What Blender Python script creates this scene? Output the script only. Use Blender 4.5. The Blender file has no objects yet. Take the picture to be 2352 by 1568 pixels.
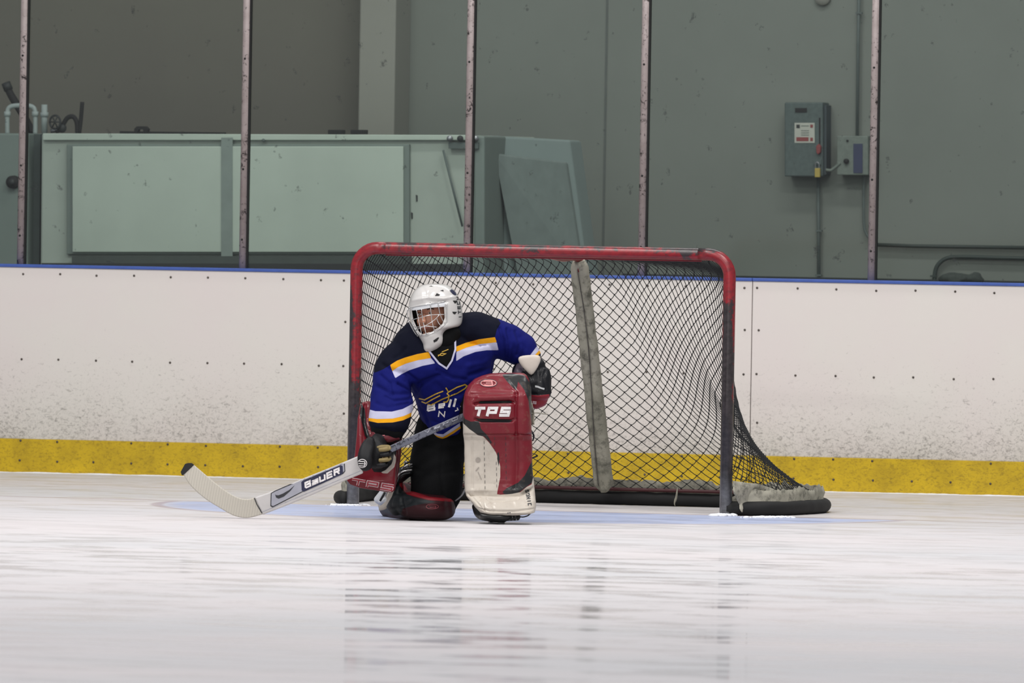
import bpy, bmesh, math, random
import numpy as np
from mathutils import Vector, Matrix, noise
from mathutils.bvhtree import BVHTree
from mathutils.geometry import delaunay_2d_cdt
random.seed(7)
S = bpy.context.scene
COL = S.collection

# ------------------------------------------------------------------ camera
IW, IH = 2352, 1568
F_PX, DIST, PSI, CH = 25053.24, 52.6016, 0.2403289, 1.635362
ROLL, AZ, EL = 0.016648, 0.0026543, 0.0156429
cam_loc = Vector((math.sin(PSI) * DIST, -math.cos(PSI) * DIST, CH))
_y = PSI + AZ
FW = Vector((-math.sin(_y) * math.cos(EL), math.cos(_y) * math.cos(EL), -math.sin(EL)))
_r = Vector((math.cos(_y), math.sin(_y), 0)); _u = _r.cross(FW)
RT = math.cos(ROLL) * _r + math.sin(ROLL) * _u
UP = -math.sin(ROLL) * _r + math.cos(ROLL) * _u
cd = bpy.data.cameras.new('camera'); cam = bpy.data.objects.new('camera', cd); COL.objects.link(cam)
cd.sensor_width = 36.0; cd.lens = F_PX / IW * 36.0; cd.clip_start = 0.5; cd.clip_end = 300
cam.matrix_world = Matrix(((RT.x, UP.x, -FW.x, cam_loc.x), (RT.y, UP.y, -FW.y, cam_loc.y), (RT.z, UP.z, -FW.z, cam_loc.z), (0, 0, 0, 1)))
cd.dof.use_dof = True; cd.dof.focus_distance = 51.6; cd.dof.aperture_fstop = 8.0
S.camera = cam

# ------------------------------------------------------------------ light
S.view_settings.view_transform = 'Standard'; S.view_settings.look = 'None'
S.view_settings.gamma = 1.0; S.view_settings.use_curve_mapping = False
S.view_settings.exposure = 0.42
world = bpy.data.worlds.new('rink_air'); S.world = world; world.use_nodes = True
world.node_tree.nodes['Background'].inputs[0].default_value = (0.93, 0.95, 1.0, 1)
world.node_tree.nodes['Background'].inputs[1].default_value = 0.30
def area(loc, size, sy, power, rot=(0, 0, 0), col=(1, .97, .94)):
    l = bpy.data.lights.new('rink_lamp', 'AREA'); l.shape = 'RECTANGLE'; l.size = size; l.size_y = sy
    l.energy = power; l.color = col
    o = bpy.data.objects.new('rink_lamp', l); COL.objects.link(o); o.location = loc; o.rotation_euler = rot
    return o
for (lx, ly, e) in ((-3, -4, 300), (4, -4, 300), (-3, -10, 330), (4, -10, 330), (-5, -19, 90), (5, -19, 90), (-5, -29, 500), (5, -29, 500), (0, -39, 2600)):
    area((lx, ly, 8.5), 3.0, 1.2, e)
area((0.6, 3.2, 7.2), 5.0, 0.6, 130)

# ------------------------------------------------------------------ pixel -> place
def ray(px, py):
    return (FW + RT * ((px - IW / 2) / F_PX) - UP * ((py - IH / 2) / F_PX))
def at_ice(px, py, z=0.0):
    d = ray(px, py); return cam_loc + d * ((z - cam_loc.z) / d.z)
def at_y(px, py, Y):
    d = ray(px, py); return cam_loc + d * ((Y - cam_loc.y) / d.y)
FH = Vector((FW.x, FW.y, 0)).normalized()
REF = at_ice(1000, 1195)
REFD = (REF - cam_loc).dot(FH)
def G(px, py, D=0.0):
    d = ray(px, py); return cam_loc + d * ((REFD + D) / d.dot(FH))
def to_px(P):                      # Nx3 array -> Nx2
    v = P - np.array(cam_loc)
    z = v @ np.array(FW)
    return np.stack([IW / 2 + F_PX * (v @ np.array(RT)) / z, IH / 2 - F_PX * (v @ np.array(UP)) / z], 1)

# ------------------------------------------------------------------ materials
def lin(c):
    return tuple(((v / 255) / 12.92 if v / 255 <= 0.04045 else ((v / 255 + 0.055) / 1.055) ** 2.4) for v in c) + (1.0,)
class NT:
    def __init__(s, name):
        s.m = bpy.data.materials.new(name); s.m.use_nodes = True; s.t = s.m.node_tree
        s.b = s.t.nodes['Principled BSDF']; s.out = s.t.nodes['Material Output']
        s.tc = s.t.nodes.new('ShaderNodeTexCoord')
    def n(s, typ, **kw):
        x = s.t.nodes.new('ShaderNode' + typ)
        for k, v in kw.items(): setattr(x, k, v)
        return x
    def l(s, a, b): s.t.links.new(a, b)
    def val(s, sock, v):
        if hasattr(v, 'is_output'): s.l(v, sock)
        else: sock.default_value = v
    def math(s, op, a, b=0.0, clamp=False):
        x = s.n('Math', operation=op); x.use_clamp = clamp
        s.val(x.inputs[0], a); s.val(x.inputs[1], b); return x.outputs[0]
    def mix(s, f, a, b):
        x = s.n('Mix', data_type='RGBA')
        s.val(x.inputs[0], f); s.val(x.inputs[6], a); s.val(x.inputs[7], b); return x.outputs[2]
    def noise(s, scale, detail=4, rough=0.6, sc=(1, 1, 1), rot=(0, 0, 0), dist=0.0, off=(0, 0, 0)):
        mp = s.n('Mapping'); mp.inputs['Scale'].default_value = sc; mp.inputs['Rotation'].default_value = rot
        mp.inputs['Location'].default_value = off
        s.l(s.tc.outputs['Object'], mp.inputs[0])
        x = s.n('TexNoise'); x.inputs['Scale'].default_value = scale; x.inputs['Detail'].default_value = detail
        x.inputs['Roughness'].default_value = rough; x.inputs['Distortion'].default_value = dist
        s.l(mp.outputs[0], x.inputs['Vector']); return x.outputs['Fac']
    def ramp(s, f, lo, hi, a=0.0, b=1.0):
        x = s.n('MapRange'); s.val(x.inputs[0], f); x.inputs[1].default_value = lo; x.inputs[2].default_value = hi
        x.inputs[3].default_value = a; x.inputs[4].default_value = b; return x.outputs[0]
    def xyz(s):
        x = s.n('SeparateXYZ'); s.l(s.tc.outputs['Object'], x.inputs[0]); return x.outputs
    def bump(s, h, strength=0.3, dist=0.01):
        x = s.n('Bump'); x.inputs['Strength'].default_value = strength; x.inputs['Distance'].default_value = dist
        s.val(x.inputs['Height'], h); s.l(x.outputs[0], s.b.inputs['Normal'])
    def color(s, c): s.val(s.b.inputs['Base Color'], c)
    def set(s, rough=0.5, metal=0.0, spec=0.5, coat=0.0):
        s.b.inputs['Roughness'].default_value = rough; s.b.inputs['Metallic'].default_value = metal
        s.b.inputs['Specular IOR Level'].default_value = spec; s.b.inputs['Coat Weight'].default_value = coat
        return s
def simple(name, c, rough=0.5, metal=0.0, var=0.12, nscale=12, spec=0.5, coat=0.0, bump=0.0, bscale=60):
    t = NT(name).set(rough, metal, spec, coat)
    base = lin(c); dark = tuple(v * (1 - var) for v in base[:3]) + (1,)
    t.color(t.mix(t.ramp(t.noise(nscale), .35, .65), dark, base))
    if bump: t.bump(t.noise(bscale, 3), bump, 0.004)
    return t.m

M = {}
M['black'] = simple('black_cloth', (9, 10, 12), .9, bump=.3, spec=.15)
M['blackglove'] = simple('black_glove_nylon', (13, 14, 18), .6, bump=.3, bscale=90, spec=.3)
M['blackgloss'] = simple('black_leather', (16, 18, 20), .38)
M['rubber'] = simple('black_rubber', (19, 19, 20), .75, var=.4)
M['white'] = simple('white_print', (226, 222, 222), .5)
M['gold'] = simple('gold_print', (196, 158, 52), .5)
M['navy'] = simple('navy_print', (26, 30, 62), .4)
M['stickwhite'] = simple('stick_white', (194, 191, 190), .45)
M['stickgrey'] = simple('stick_grey', (160, 161, 172), .4)
M['darkline'] = simple('dark_print', (40, 42, 48), .5)
M['skin'] = simple('skin', (168, 118, 96), .55, var=.1)
M['chrome'] = simple('chrome_wire', (205, 205, 205), .22, metal=.85)
M['steel'] = simple('steel', (150, 152, 155), .35, metal=.8)
M['tan'] = simple('tan_leather', (128, 112, 72), .7)
M['redprint'] = simple('red_print', (142, 36, 50), .45)
M['screw'] = simple('screw_head', (88, 80, 74), .5, metal=.3, var=.4)
M['pvc'] = simple('white_pvc', (150, 160, 158), .5)
M['darkmetal'] = simple('dark_metal', (34, 38, 38), .6)
M['brass'] = simple('brass', (170, 150, 70), .5)
M['boxgreen'] = simple('grey_green_enamel', (78, 92, 90), .6, nscale=40, var=.25)
M['boxlight'] = simple('pale_grey_enamel', (108, 118, 110), .6, nscale=40, var=.2)
M['labelwhite'] = simple('label_paper', (176, 178, 168), .6)
M['labelred'] = simple('label_red', (130, 55, 55), .6)
M['bluepanel'] = simple('dark_blue_plate', (40, 48, 80), .5)
M['conduit'] = simple('conduit_green_grey', (84, 95, 92), .6)
M['conduitdark'] = simple('conduit_dark_green', (46, 58, 54), .6)
M['paintedsteel'] = simple('pale_green_painted_steel', (162, 172, 162), .5, nscale=3, var=.08)
M['paintedsteel2'] = simple('pale_green_panel', (178, 190, 178), .45, nscale=2.5, var=.07)
M['paintedsteel3'] = simple('grey_green_painted_steel', (112, 124, 118), .55, nscale=3, var=.1)
M['paleblue'] = simple('grey_blue_painted_steel', (134, 148, 145), .5, nscale=2, var=.08)
M['snow'] = simple('ice_shavings', (232, 234, 240), .8)

def m_board():
    t = NT('white_board_plastic').set(.42)
    z = t.xyz()[2]
    wear = t.ramp(z, .12, 1.0, 1.0, 0.0)
    s1 = t.noise(34, 6, .74, (1.0, 1, 1.7), dist=.9)
    s2 = t.noise(75, 5, .75, (1.1, 1, 1.0), rot=(0, .7, 0), dist=.6, off=(3, 0, 1))
    s3 = t.noise(3.0, 3, .5)
    th = t.math('SUBTRACT', .70, t.math('MULTIPLY', t.math('POWER', wear, 1.0), .225))
    a = t.math('MULTIPLY', t.math('SUBTRACT', s1, th), 9.0, True)
    th2 = t.math('SUBTRACT', .71, t.math('MULTIPLY', wear, .22))
    b = t.math('MULTIPLY', t.math('SUBTRACT', s2, th2), 9.0, True)
    f = t.math('ADD', t.math('MULTIPLY', a, .6), t.math('MULTIPLY', b, .5), True)
    f = t.math('MULTIPLY', f, t.ramp(s3, .3, .6, .55, 1.0))
    haze = t.math('MULTIPLY', t.math('POWER', wear, 3.0), t.ramp(s3, .3, .7, .25, .5))
    base = t.mix(t.ramp(t.noise(1.2), .35, .65), lin((222, 214, 211)), lin((222, 218, 212)))
    c = t.mix(haze, base, lin((165, 158, 140)))
    c = t.mix(t.math('MULTIPLY', f, .8), c, lin((88, 84, 78)))
    t.color(c); return t.m
def m_kick():
    t = NT('yellow_kick_plastic').set(.45)
    s1 = t.noise(48, 6, .78, (1, 1, 1.7), dist=1.0)
    s2 = t.noise(7, 4, .6)
    c = t.mix(t.ramp(s2, .35, .7), lin((205, 172, 12)), lin((180, 150, 10)))
    c = t.mix(t.ramp(s1, .50, .66, 0, .6), c, lin((92, 72, 16)))
    t.color(c); return t.m
def m_ice():
    t = NT('rink_ice')
    x, y, z = t.xyz()
    th = math.radians(-4.06)
    streak = t.noise(1.0, 6, .65, (1.1, 3.2, 1), rot=(0, 0, .24))
    fine = t.noise(9.0, 6, .7, (1.0, 3.0, 1), rot=(0, 0, .2))
    big = t.noise(.35, 3, .5, (1, 1.6, 1))
    base = t.mix(t.ramp(big, .35, .65), lin((196, 192, 194)), lin((188, 188, 191)))
    calm = t.ramp(y, -15, -7, .35, 1.0)
    base = t.mix(t.math('MULTIPLY', t.ramp(streak, .45, .68, 0, .26), calm), base, lin((164, 159, 160)))
    base = t.mix(t.math('MULTIPLY', t.ramp(fine, .56, .78, 0, .4), calm), base, lin((146, 141, 138)))
    # yellow kick plate's reflection mixed into the ice colour by the boards
    near = t.math('MULTIPLY', t.ramp(y, -1.5, 3.0, 0, 1), t.ramp(fine, .40, .6, .1, 1.0))
    base = t.mix(t.math('MULTIPLY', near, .55, True), base, lin((158, 148, 122)))
    # painted crease: half disc in front of the goal line
    r = t.math('SQRT', t.math('ADD', t.math('MULTIPLY', x, x), t.math('MULTIPLY', y, y)))
    ln = t.math('ADD', y, t.math('MULTIPLY', x, -math.tan(th)))
    infront = t.math('LESS_THAN', ln, -.05)
    wob = t.math('MULTIPLY', t.math('SUBTRACT', fine, .5), .25)
    disc = t.ramp(t.math('ADD', r, wob), 1.74, 1.86, 1, 0)
    cr = t.math('MULTIPLY', disc, infront)
    cr = t.math('MULTIPLY', cr, t.ramp(fine, .4, .68, 1.0, .45))
    base = t.mix(t.math('MULTIPLY', cr, .85), base, lin((150, 164, 200)))
    ring = t.math('MULTIPLY', t.math('MULTIPLY', t.ramp(r, 1.80, 1.82, 0, 1), t.ramp(r, 1.86, 1.88, 1, 0)), infront)
    base = t.mix(t.math('MULTIPLY', ring, .35), base, lin((120, 84, 84)))
    gl = t.math('LESS_THAN', t.math('ABSOLUTE', ln), .025)
    base = t.mix(t.math('MULTIPLY', gl, .5), base, lin((110, 60, 60)))
    nt = t.t; nt.nodes.remove(t.b)
    d = t.n('BsdfDiffuse'); t.l(base, d.inputs[0]); d.inputs[1].default_value = .6
    g = t.n('BsdfGlossy'); g.inputs[0].default_value = (.95, .96, 1, 1); g.inputs['Roughness'].default_value = .028
    bp = t.n('Bump'); bp.inputs['Strength'].default_value = .012; bp.inputs['Distance'].default_value = .01
    t.l(fine, bp.inputs['Height']); t.l(bp.outputs[0], g.inputs['Normal'])
    g2 = t.n('BsdfGlossy'); g2.inputs[0].default_value = (.95, .96, 1, 1); g2.inputs['Roughness'].default_value = .25
    wet = t.noise(1.5, 5, .62, (1.3, 2.4, 1), rot=(0, 0, .24), off=(4, 2, 0))
    f = t.ramp(wet, .50, .60, .02, .68)
    yb = t.math('MULTIPLY', t.ramp(y, -7.0, -4.0, 1.0, .3), t.ramp(y, -19.0, -13.0, .12, 1.0))
    m1 = t.n('MixShader'); t.val(m1.inputs[0], .10); t.l(d.outputs[0], m1.inputs[1]); t.l(g2.outputs[0], m1.inputs[2])
    m2 = t.n('MixShader'); fr_ = t.n('Fresnel'); fr_.inputs[0].default_value = 1.31; t.val(m2.inputs[0], t.math('MULTIPLY', t.math('MULTIPLY', f, yb), t.math('MULTIPLY', fr_.outputs[0], 1.3), True)); t.l(m1.outputs[0], m2.inputs[1]); t.l(g.outputs[0], m2.inputs[2])
    t.l(m2.outputs[0], t.out.inputs[0]); return t.m
def m_wall(name, c1, c2):
    t = NT(name).set(.7)
    f = t.noise(.9, 4, .6)
    c = t.mix(t.ramp(f, .35, .65), lin(c1), lin(c2))
    sp = t.noise(14, 3, .6)
    c = t.mix(t.ramp(sp, .74, .80, 0, .25), c, lin((60, 64, 60)))
    x = t.xyz()
    t.color(c); t.bump(t.noise(70, 3), .15, .003); return t.m
def m_post():
    t = NT('speckled_aluminium').set(.4, .0)
    oi = t.n('ObjectInfo'); mp = t.n('VectorMath', operation='ADD'); t.l(t.tc.outputs['Object'], mp.inputs[0])
    cb_ = t.n('CombineXYZ'); t.val(cb_.inputs[2], t.math('MULTIPLY', oi.outputs['Random'], 37.0)); t.l(cb_.outputs[0], mp.inputs[1])
    nz = t.n('TexNoise'); nz.inputs['Scale'].default_value = 44; nz.inputs['Detail'].default_value = 5; nz.inputs['Roughness'].default_value = .75; nz.inputs['Distortion'].default_value = .5
    t.l(mp.outputs[0], nz.inputs['Vector']); a = nz.outputs['Fac']
    n4 = t.n('TexNoise'); n4.inputs['Scale'].default_value = 4; t.l(mp.outputs[0], n4.inputs['Vector'])
    th = t.ramp(n4.outputs['Fac'], .35, .6, .62, .515)
    f = t.math('MULTIPLY', t.math('SUBTRACT', a, th), 14.0, True)
    c = t.mix(t.ramp(t.noise(9), .35, .65), lin((168, 156, 155)), lin((148, 136, 134)))
    t.color(t.mix(f, c, lin((44, 36, 36)))); return t.m
def m_pane():
    t = NT('acrylic_pane'); t.t.nodes.remove(t.b)
    tr = t.n('BsdfTransparent'); tr.inputs[0].default_value = (.95, .975, .965, 1)
    g = t.n('BsdfGlossy'); g.inputs['Roughness'].default_value = .08
    d = t.n('BsdfDiffuse'); d.inputs[0].default_value = (.05, .055, .055, 1)
    m1 = t.n('MixShader'); m1.inputs[0].default_value = .03; t.l(tr.outputs[0], m1.inputs[1]); t.l(g.outputs[0], m1.inputs[2])
    sp = t.noise(17, 2, .5, (1, 1, .8)); sp2 = t.noise(60, 3, .6)
    f = t.math('MULTIPLY', t.ramp(sp, .70, .74), t.ramp(sp2, .45, .6, 0, .5))
    m2 = t.n('MixShader'); t.val(m2.inputs[0], f); t.l(m1.outputs[0], m2.inputs[1]); t.l(d.outputs[0], m2.inputs[2])
    t.l(m2.outputs[0], t.out.inputs[0]); return t.m
def m_goalpipe():
    t = NT('worn_red_goal_pipe').set(.33, 0, .6)
    x, y, z = t.xyz()
    n1 = t.noise(9, 6, .7, (1, 1, .7)); n2 = t.noise(45, 5, .7, (.6, 1, 1))
    low = t.ramp(z, .15, 1.2, .30, -.03)
    low = t.math('ADD', low, t.ramp(z, .12, .26, .3, 0))
    top = t.math('MULTIPLY', t.ramp(z, 1.235, 1.27), .16)
    f = t.math('ADD', t.math('ADD', n1, low), top)
    f = t.math('ADD', f, t.math('MULTIPLY', t.math('SUBTRACT', n2, .5), .35))
    yl = t.math('SUBTRACT', y, t.math('MULTIPLY', x, math.tan(-0.0708771)))
    fr = t.math('MULTIPLY', t.ramp(yl, -.012, -.026, 0, .17), t.math('MULTIPLY', t.ramp(z, 1.12, .95), t.math('GREATER_THAN', x, 0)))
    lf = t.math('MULTIPLY', t.ramp(x, -.945, -.962, 0, .22), t.ramp(z, 1.14, 1.0))
    f = t.math('ADD', f, t.math('ADD', fr, lf))
    mask = t.ramp(f, .56, .66)
    red = t.mix(t.ramp(n2, .4, .7), lin((140, 20, 32)), lin((100, 16, 26)))
    worn = t.mix(t.ramp(n2, .35, .7), lin((26, 20, 22)), lin((58, 50, 52)))
    worn = t.mix(t.ramp(z, .10, .22, 1, 0), worn, t.mix(t.ramp(n2, .3, .7), lin((84, 84, 88)), lin((128, 128, 132))))
    t.color(t.mix(mask, red, worn)); t.bump(n2, .25, .002); return t.m
def m_canvas():
    t = NT('dirty_white_canvas').set(.75)
    a = t.noise(18, 6, .75); b = t.noise(5, 4, .6)
    c = t.mix(t.ramp(b, .35, .65), lin((166, 162, 148)), lin((138, 136, 122)))
    c = t.mix(t.ramp(a, .48, .66, 0, .8), c, lin((62, 62, 54)))
    t.color(c); t.bump(a, .4, .006); return t.m
def m_tape():
    t = NT('white_cloth_tape').set(.8)
    w = t.n('TexWave'); w.inputs['Scale'].default_value = 26; w.inputs['Distortion'].default_value = .6
    mp = t.n('Mapping'); mp.inputs['Rotation'].default_value = (0, -.15, 0)
    t.l(t.tc.outputs['Object'], mp.inputs[0]); t.l(mp.outputs[0], w.inputs[0])
    t.color(t.mix(t.ramp(w.outputs['Fac'], 0, .25, .35, 0), lin((184, 179, 168)), lin((138, 133, 126))))
    t.bump(w.outputs['Fac'], .25, .003); return t.m
def m_shaft():
    t = NT('graphite_shaft').set(.35)
    c = t.mix(t.ramp(t.noise(55, 3, .6), .52, .6), lin((92, 94, 106)), lin((50, 50, 62)))
    t.color(c); return t.m
M['board'] = m_board(); M['kick'] = m_kick(); M['ice'] = m_ice(); M['post'] = m_post(); M['pane'] = m_pane()
M['pipe'] = m_goalpipe(); M['canvas'] = m_canvas(); M['tape'] = m_tape(); M['shaft'] = m_shaft()
M['blue'] = simple('blue_cap', (62, 92, 172), .45, var=.15)
M['wallR'] = m_wall('grey_green_wall_paint', (110, 116, 109), (116, 122, 115))
M['wallL'] = m_wall('taupe_wall_paint', (96, 94, 86), (100, 99, 89))
M['pilaster'] = m_wall('pilaster_paint', (130, 131, 122), (134, 135, 127))
M['twine'] = simple('black_net_twine', (30, 32, 34), .8)

# ------------------------------------------------------------------ object helpers
def mesh_obj(name, verts, faces, m, parent=None, smooth=True, base=None):
    me = bpy.data.meshes.new(name)
    base = base if base is not None else (parent_base.get(parent.name, Vector()) if parent else Vector())
    me.from_pydata([tuple(Vector(v) - base) for v in verts], [], faces); me.update()
    if smooth: me.polygons.foreach_set('use_smooth', [True] * len(me.polygons))
    if m: me.materials.append(m)
    o = bpy.data.objects.new(name, me); COL.objects.link(o)
    if parent: o.parent = parent
    elif base is not None: o.location = base
    if parent: parent_base[o.name] = base
    return o
parent_base = {}
def thing(name, label, cat, loc=(0, 0, 0), group=None):
    o = bpy.data.objects.new(name, None); COL.objects.link(o); o.location = loc
    o.empty_display_size = .1
    o['label'] = label; o['category'] = cat
    if group: o['group'] = group
    parent_base[o.name] = Vector(loc); return o
def tag(o, label, cat, group=None):
    o['label'] = label; o['category'] = cat
    if group: o['group'] = group
    return o
def struct(o): o['kind'] = 'structure'; return o

def box_vf(pts8):
    return pts8, [(0, 1, 2, 3), (7, 6, 5, 4), (0, 4, 5, 1), (1, 5, 6, 2), (2, 6, 7, 3), (3, 7, 4, 0)]
def box(name, lo, hi, m, parent=None, bev=0.0, base=None):
    x0, y0, z0 = lo; x1, y1, z1 = hi
    v, f = box_vf([(x0, y0, z0), (x0, y0, z1), (x1, y0, z1), (x1, y0, z0), (x0, y1, z0), (x0, y1, z1), (x1, y1, z1), (x1, y1, z0)])
    f = [tuple(reversed(q)) for q in f]
    o = mesh_obj(name, v, f, m, parent, False, base)
    if bev: bevel(o, bev)
    return o
def bevel(o, w, seg=2):
    md = o.modifiers.new('bevel', 'BEVEL'); md.width = w; md.segments = seg; md.limit_method = 'ANGLE'
def quadprism(name, front4, depth, m, parent=None, bev=0.0, base=None):
    """front polygon (points clockwise seen from the camera), pushed back by depth along +Y"""
    n = len(front4); v = [Vector(p) for p in front4] + [Vector(p) + Vector((0, depth, 0)) for p in front4]
    f = [tuple(range(n)), tuple(reversed(range(n, 2 * n)))] + [(i, i + n, (i + 1) % n + n, (i + 1) % n) for i in range(n)]
    o = mesh_obj(name, v, f, m, parent, False, base)
    fixn(o)
    if bev: bevel(o, bev)
    return o
def fixn(o):
    bm = bmesh.new(); bm.from_mesh(o.data); bmesh.ops.recalc_face_normals(bm, faces=bm.faces); bm.to_mesh(o.data); bm.free()
def catmull(rows, n):
    R = np.array(rows, float); k = len(R)
    if k == 2: t = np.linspace(0, 1, n)[:, None]; return R[0] * (1 - t) + R[1] * t
    d = np.r_[0, np.cumsum(np.linalg.norm(np.diff(R[:, :3], axis=0), axis=1) + 1e-6)]
    out = []
    for s in np.linspace(0, d[-1], n):
        i = min(np.searchsorted(d, s, 'right') - 1, k - 2); t = (s - d[i]) / (d[i + 1] - d[i])
        p0, p1, p2, p3 = R[max(i - 1, 0)], R[i], R[i + 1], R[min(i + 2, k - 1)]
        m1 = (p2 - p0) / (d[i + 1] - d[max(i - 1, 0)]) * (d[i + 1] - d[i]) if True else 0
        m2 = (p3 - p1) / (d[min(i + 2, k - 1)] - d[i]) * (d[i + 1] - d[i])
        out.append((2 * t**3 - 3 * t**2 + 1) * p1 + (t**3 - 2 * t**2 + t) * m1 + (-2 * t**3 + 3 * t**2) * p2 + (t**3 - t**2) * m2)
    return np.array(out)
def rings(rl, seg=24, caps=True, closed=False):
    """rl: list of (centre, axisA, axisB, n) -> verts, faces"""
    V, Fc = [], []
    for (c, A, B, n) in rl:
        for k in range(seg):
            a = 2 * math.pi * k / seg; ca, sa = math.cos(a), math.sin(a)
            e = 2.0 / n
            V.append(c + A * (math.copysign(abs(ca) ** e, ca)) + B * (math.copysign(abs(sa) ** e, sa)))
    R = len(rl)
    for i in range(R - 1 + (1 if closed else 0)):
        j = (i + 1) % R
        for k in range(seg):
            Fc.append((i * seg + k, i * seg + (k + 1) % seg, j * seg + (k + 1) % seg, j * seg + k))
    if caps and not closed:
        for i, s in ((0, -1), (R - 1, 1)):
            V.append(rl[i][0].copy()); c = len(V) - 1
            for k in range(seg):
                q = (c, i * seg + (k + 1) % seg, i * seg + k); Fc.append(q if s < 0 else tuple(reversed(q)))
    return V, Fc
def pxtube(rows, n=None, seg=28, expo=2.0, endround=True, step=4.0):
    """rows (x,y,D,r_px,rd_m): limb laid out in the picture plane of the figure"""
    R = np.array(rows, float)
    L = np.linalg.norm(np.diff(R[:, :2], axis=0), axis=1).sum()
    n = n or max(4, int(L / step)); P = catmull(R, n)
    rl = []
    for i in range(n):
        a, b = P[max(i - 1, 0)], P[min(i + 1, n - 1)]
        t = (b - a)[:2]; t = t / (np.linalg.norm(t) + 1e-9)
        x, y, D, r, rd = P[i]; nx, ny = -t[1], t[0]
        c = G(x, y, D); A = G(x + nx * r, y + ny * r, D) - c
        rl.append((c, A, FH * rd, expo))
    if endround:
        def cap(idx, sgn):
            x, y, D, r, rd = P[idx]; q = P[idx + (1 if idx == 0 else -1)]
            t = np.array([x - q[0], y - q[1]]); t = t / (np.linalg.norm(t) + 1e-9)
            out = []
            rr = min(r, rd * 480)
            for an in (30, 55, 75, 87):
                s, co = math.sin(math.radians(an)), math.cos(math.radians(an))
                c = G(x + t[0] * rr * s * .6, y + t[1] * rr * s * .6, D)
                k = rl[idx]; out.append((c, k[1] * co, k[2] * co, expo))
            return out
        rl = list(reversed(cap(0, -1))) + rl + cap(n - 1, 1)
    return rings(rl, seg)
def tube3(pts, r, seg=8, closed=False, caps=True, smooth=0, flat=1.0, upv=Vector((0, 0, 1))):
    P = [Vector(p) for p in pts]
    if smooth:
        q = catmull([tuple(p) for p in P], smooth); P = [Vector(p) for p in q]
    n = len(P); rl = []
    rr = r if hasattr(r, '__len__') else [r] * n
    if len(rr) != n: rr = list(np.interp(np.linspace(0, 1, n), np.linspace(0, 1, len(rr)), rr))
    prev = None
    for i in range(n):
        a = P[(i - 1) % n] if closed else P[max(i - 1, 0)]; b = P[(i + 1) % n] if closed else P[min(i + 1, n - 1)]
        t = (b - a); t = t.normalized() if t.length > 1e-9 else Vector((0, 0, 1))
        if prev is None:
            A = t.cross(upv if abs(t.dot(upv)) < .95 else Vector((1, 0, 0))).normalized()
        else:
            A = (prev - t * prev.dot(t)).normalized()
        prev = A; B = t.cross(A)
        rl.append((P[i], A * rr[i], B * rr[i] * flat, 2.0))
    return rings(rl, seg, caps, closed)
def ell(c, A, B, Cc, nu=18, nv=12):
    V, F_ = [], []
    for j in range(1, nv):
        th = math.pi * j / nv
        for i in range(nu):
            ph = 2 * math.pi * i / nu
            V.append(c + A * math.sin(th) * math.cos(ph) + B * math.sin(th) * math.sin(ph) + Cc * math.cos(th))
    for j in range(nv - 2):
        for i in range(nu):
            F_.append((j * nu + i, (j + 1) * nu + i, (j + 1) * nu + (i + 1) % nu, j * nu + (i + 1) % nu))
    V.append(c + Cc); V.append(c - Cc); a, b = len(V) - 2, len(V) - 1
    for i in range(nu):
        F_.append((a, i, (i + 1) % nu)); F_.append((b, (nv - 2) * nu + (i + 1) % nu, (nv - 2) * nu + i))
    return V, F_
def pxball(x, y, D, rx, ry, rd, **k):
    c = G(x, y, D); return ell(c, G(x + rx, y, D) - c, FH * rd, G(x, y - ry, D) - c, **k)
def merge(parts):
    V, F_ = [], []
    for v, f in parts:
        o = len(V); V += list(v); F_ += [tuple(i + o for i in q) for q in f]
    return V, F_
def remesh(name, parts, m, parent, voxel=.006, smooth_it=6, fac=.5):
    V, F_ = merge(parts)
    base = parent_base[parent.name]
    o = mesh_obj(name, V, F_, None, parent)
    fixn(o)
    r = o.modifiers.new('r', 'REMESH'); r.mode = 'VOXEL'; r.voxel_size = voxel
    s = o.modifiers.new('s', 'SMOOTH'); s.iterations = smooth_it; s.factor = fac
    dg = bpy.context.evaluated_depsgraph_get(); dg.update()
    me = bpy.data.meshes.new_from_object(o.evaluated_get(dg))
    o.modifiers.clear(); old = o.data; o.data = me; bpy.data.meshes.remove(old); me.name = name
    me.materials.clear()
    if m: me.materials.append(m)
    me.polygons.foreach_set('use_smooth', [True] * len(me.polygons)); me.update()
    return o
def vco(o):
    a = np.empty(len(o.data.vertices) * 3, np.float32); o.data.vertices.foreach_get('co', a); return a.reshape(-1, 3).astype(float)
def vno(o):
    a = np.empty(len(o.data.vertices) * 3, np.float32); o.data.vertices.foreach_get('normal', a); return a.reshape(-1, 3).astype(float)
def wbase(o): return np.array(parent_base.get(o.name, Vector()))
def seg_dist(P, poly, closed=True):
    Q = np.array(poly, float); n = len(Q); best = np.full(len(P), 1e9)
    for i in range(n if closed else n - 1):
        a, b = Q[i], Q[(i + 1) % n]; d = b - a
        t = np.clip(((P - a) @ d) / (d @ d + 1e-12), 0, 1)
        best = np.minimum(best, np.linalg.norm(P - (a + t[:, None] * d), axis=1))
    return best
def inside(P, poly):
    Q = np.array(poly, float); n = len(Q); c = np.zeros(len(P), bool)
    for i in range(n):
        a, b = Q[i], Q[(i + 1) % n]
        cond = ((a[1] > P[:, 1]) != (b[1] > P[:, 1]))
        xx = (b[0] - a[0]) * (P[:, 1] - a[1]) / (b[1] - a[1] + 1e-12) + a[0]
        c ^= cond & (P[:, 0] < xx)
    return c
def sdf(P, poly):
    d = seg_dist(P, poly); return np.where(inside(P, poly), d, -d)
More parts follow.
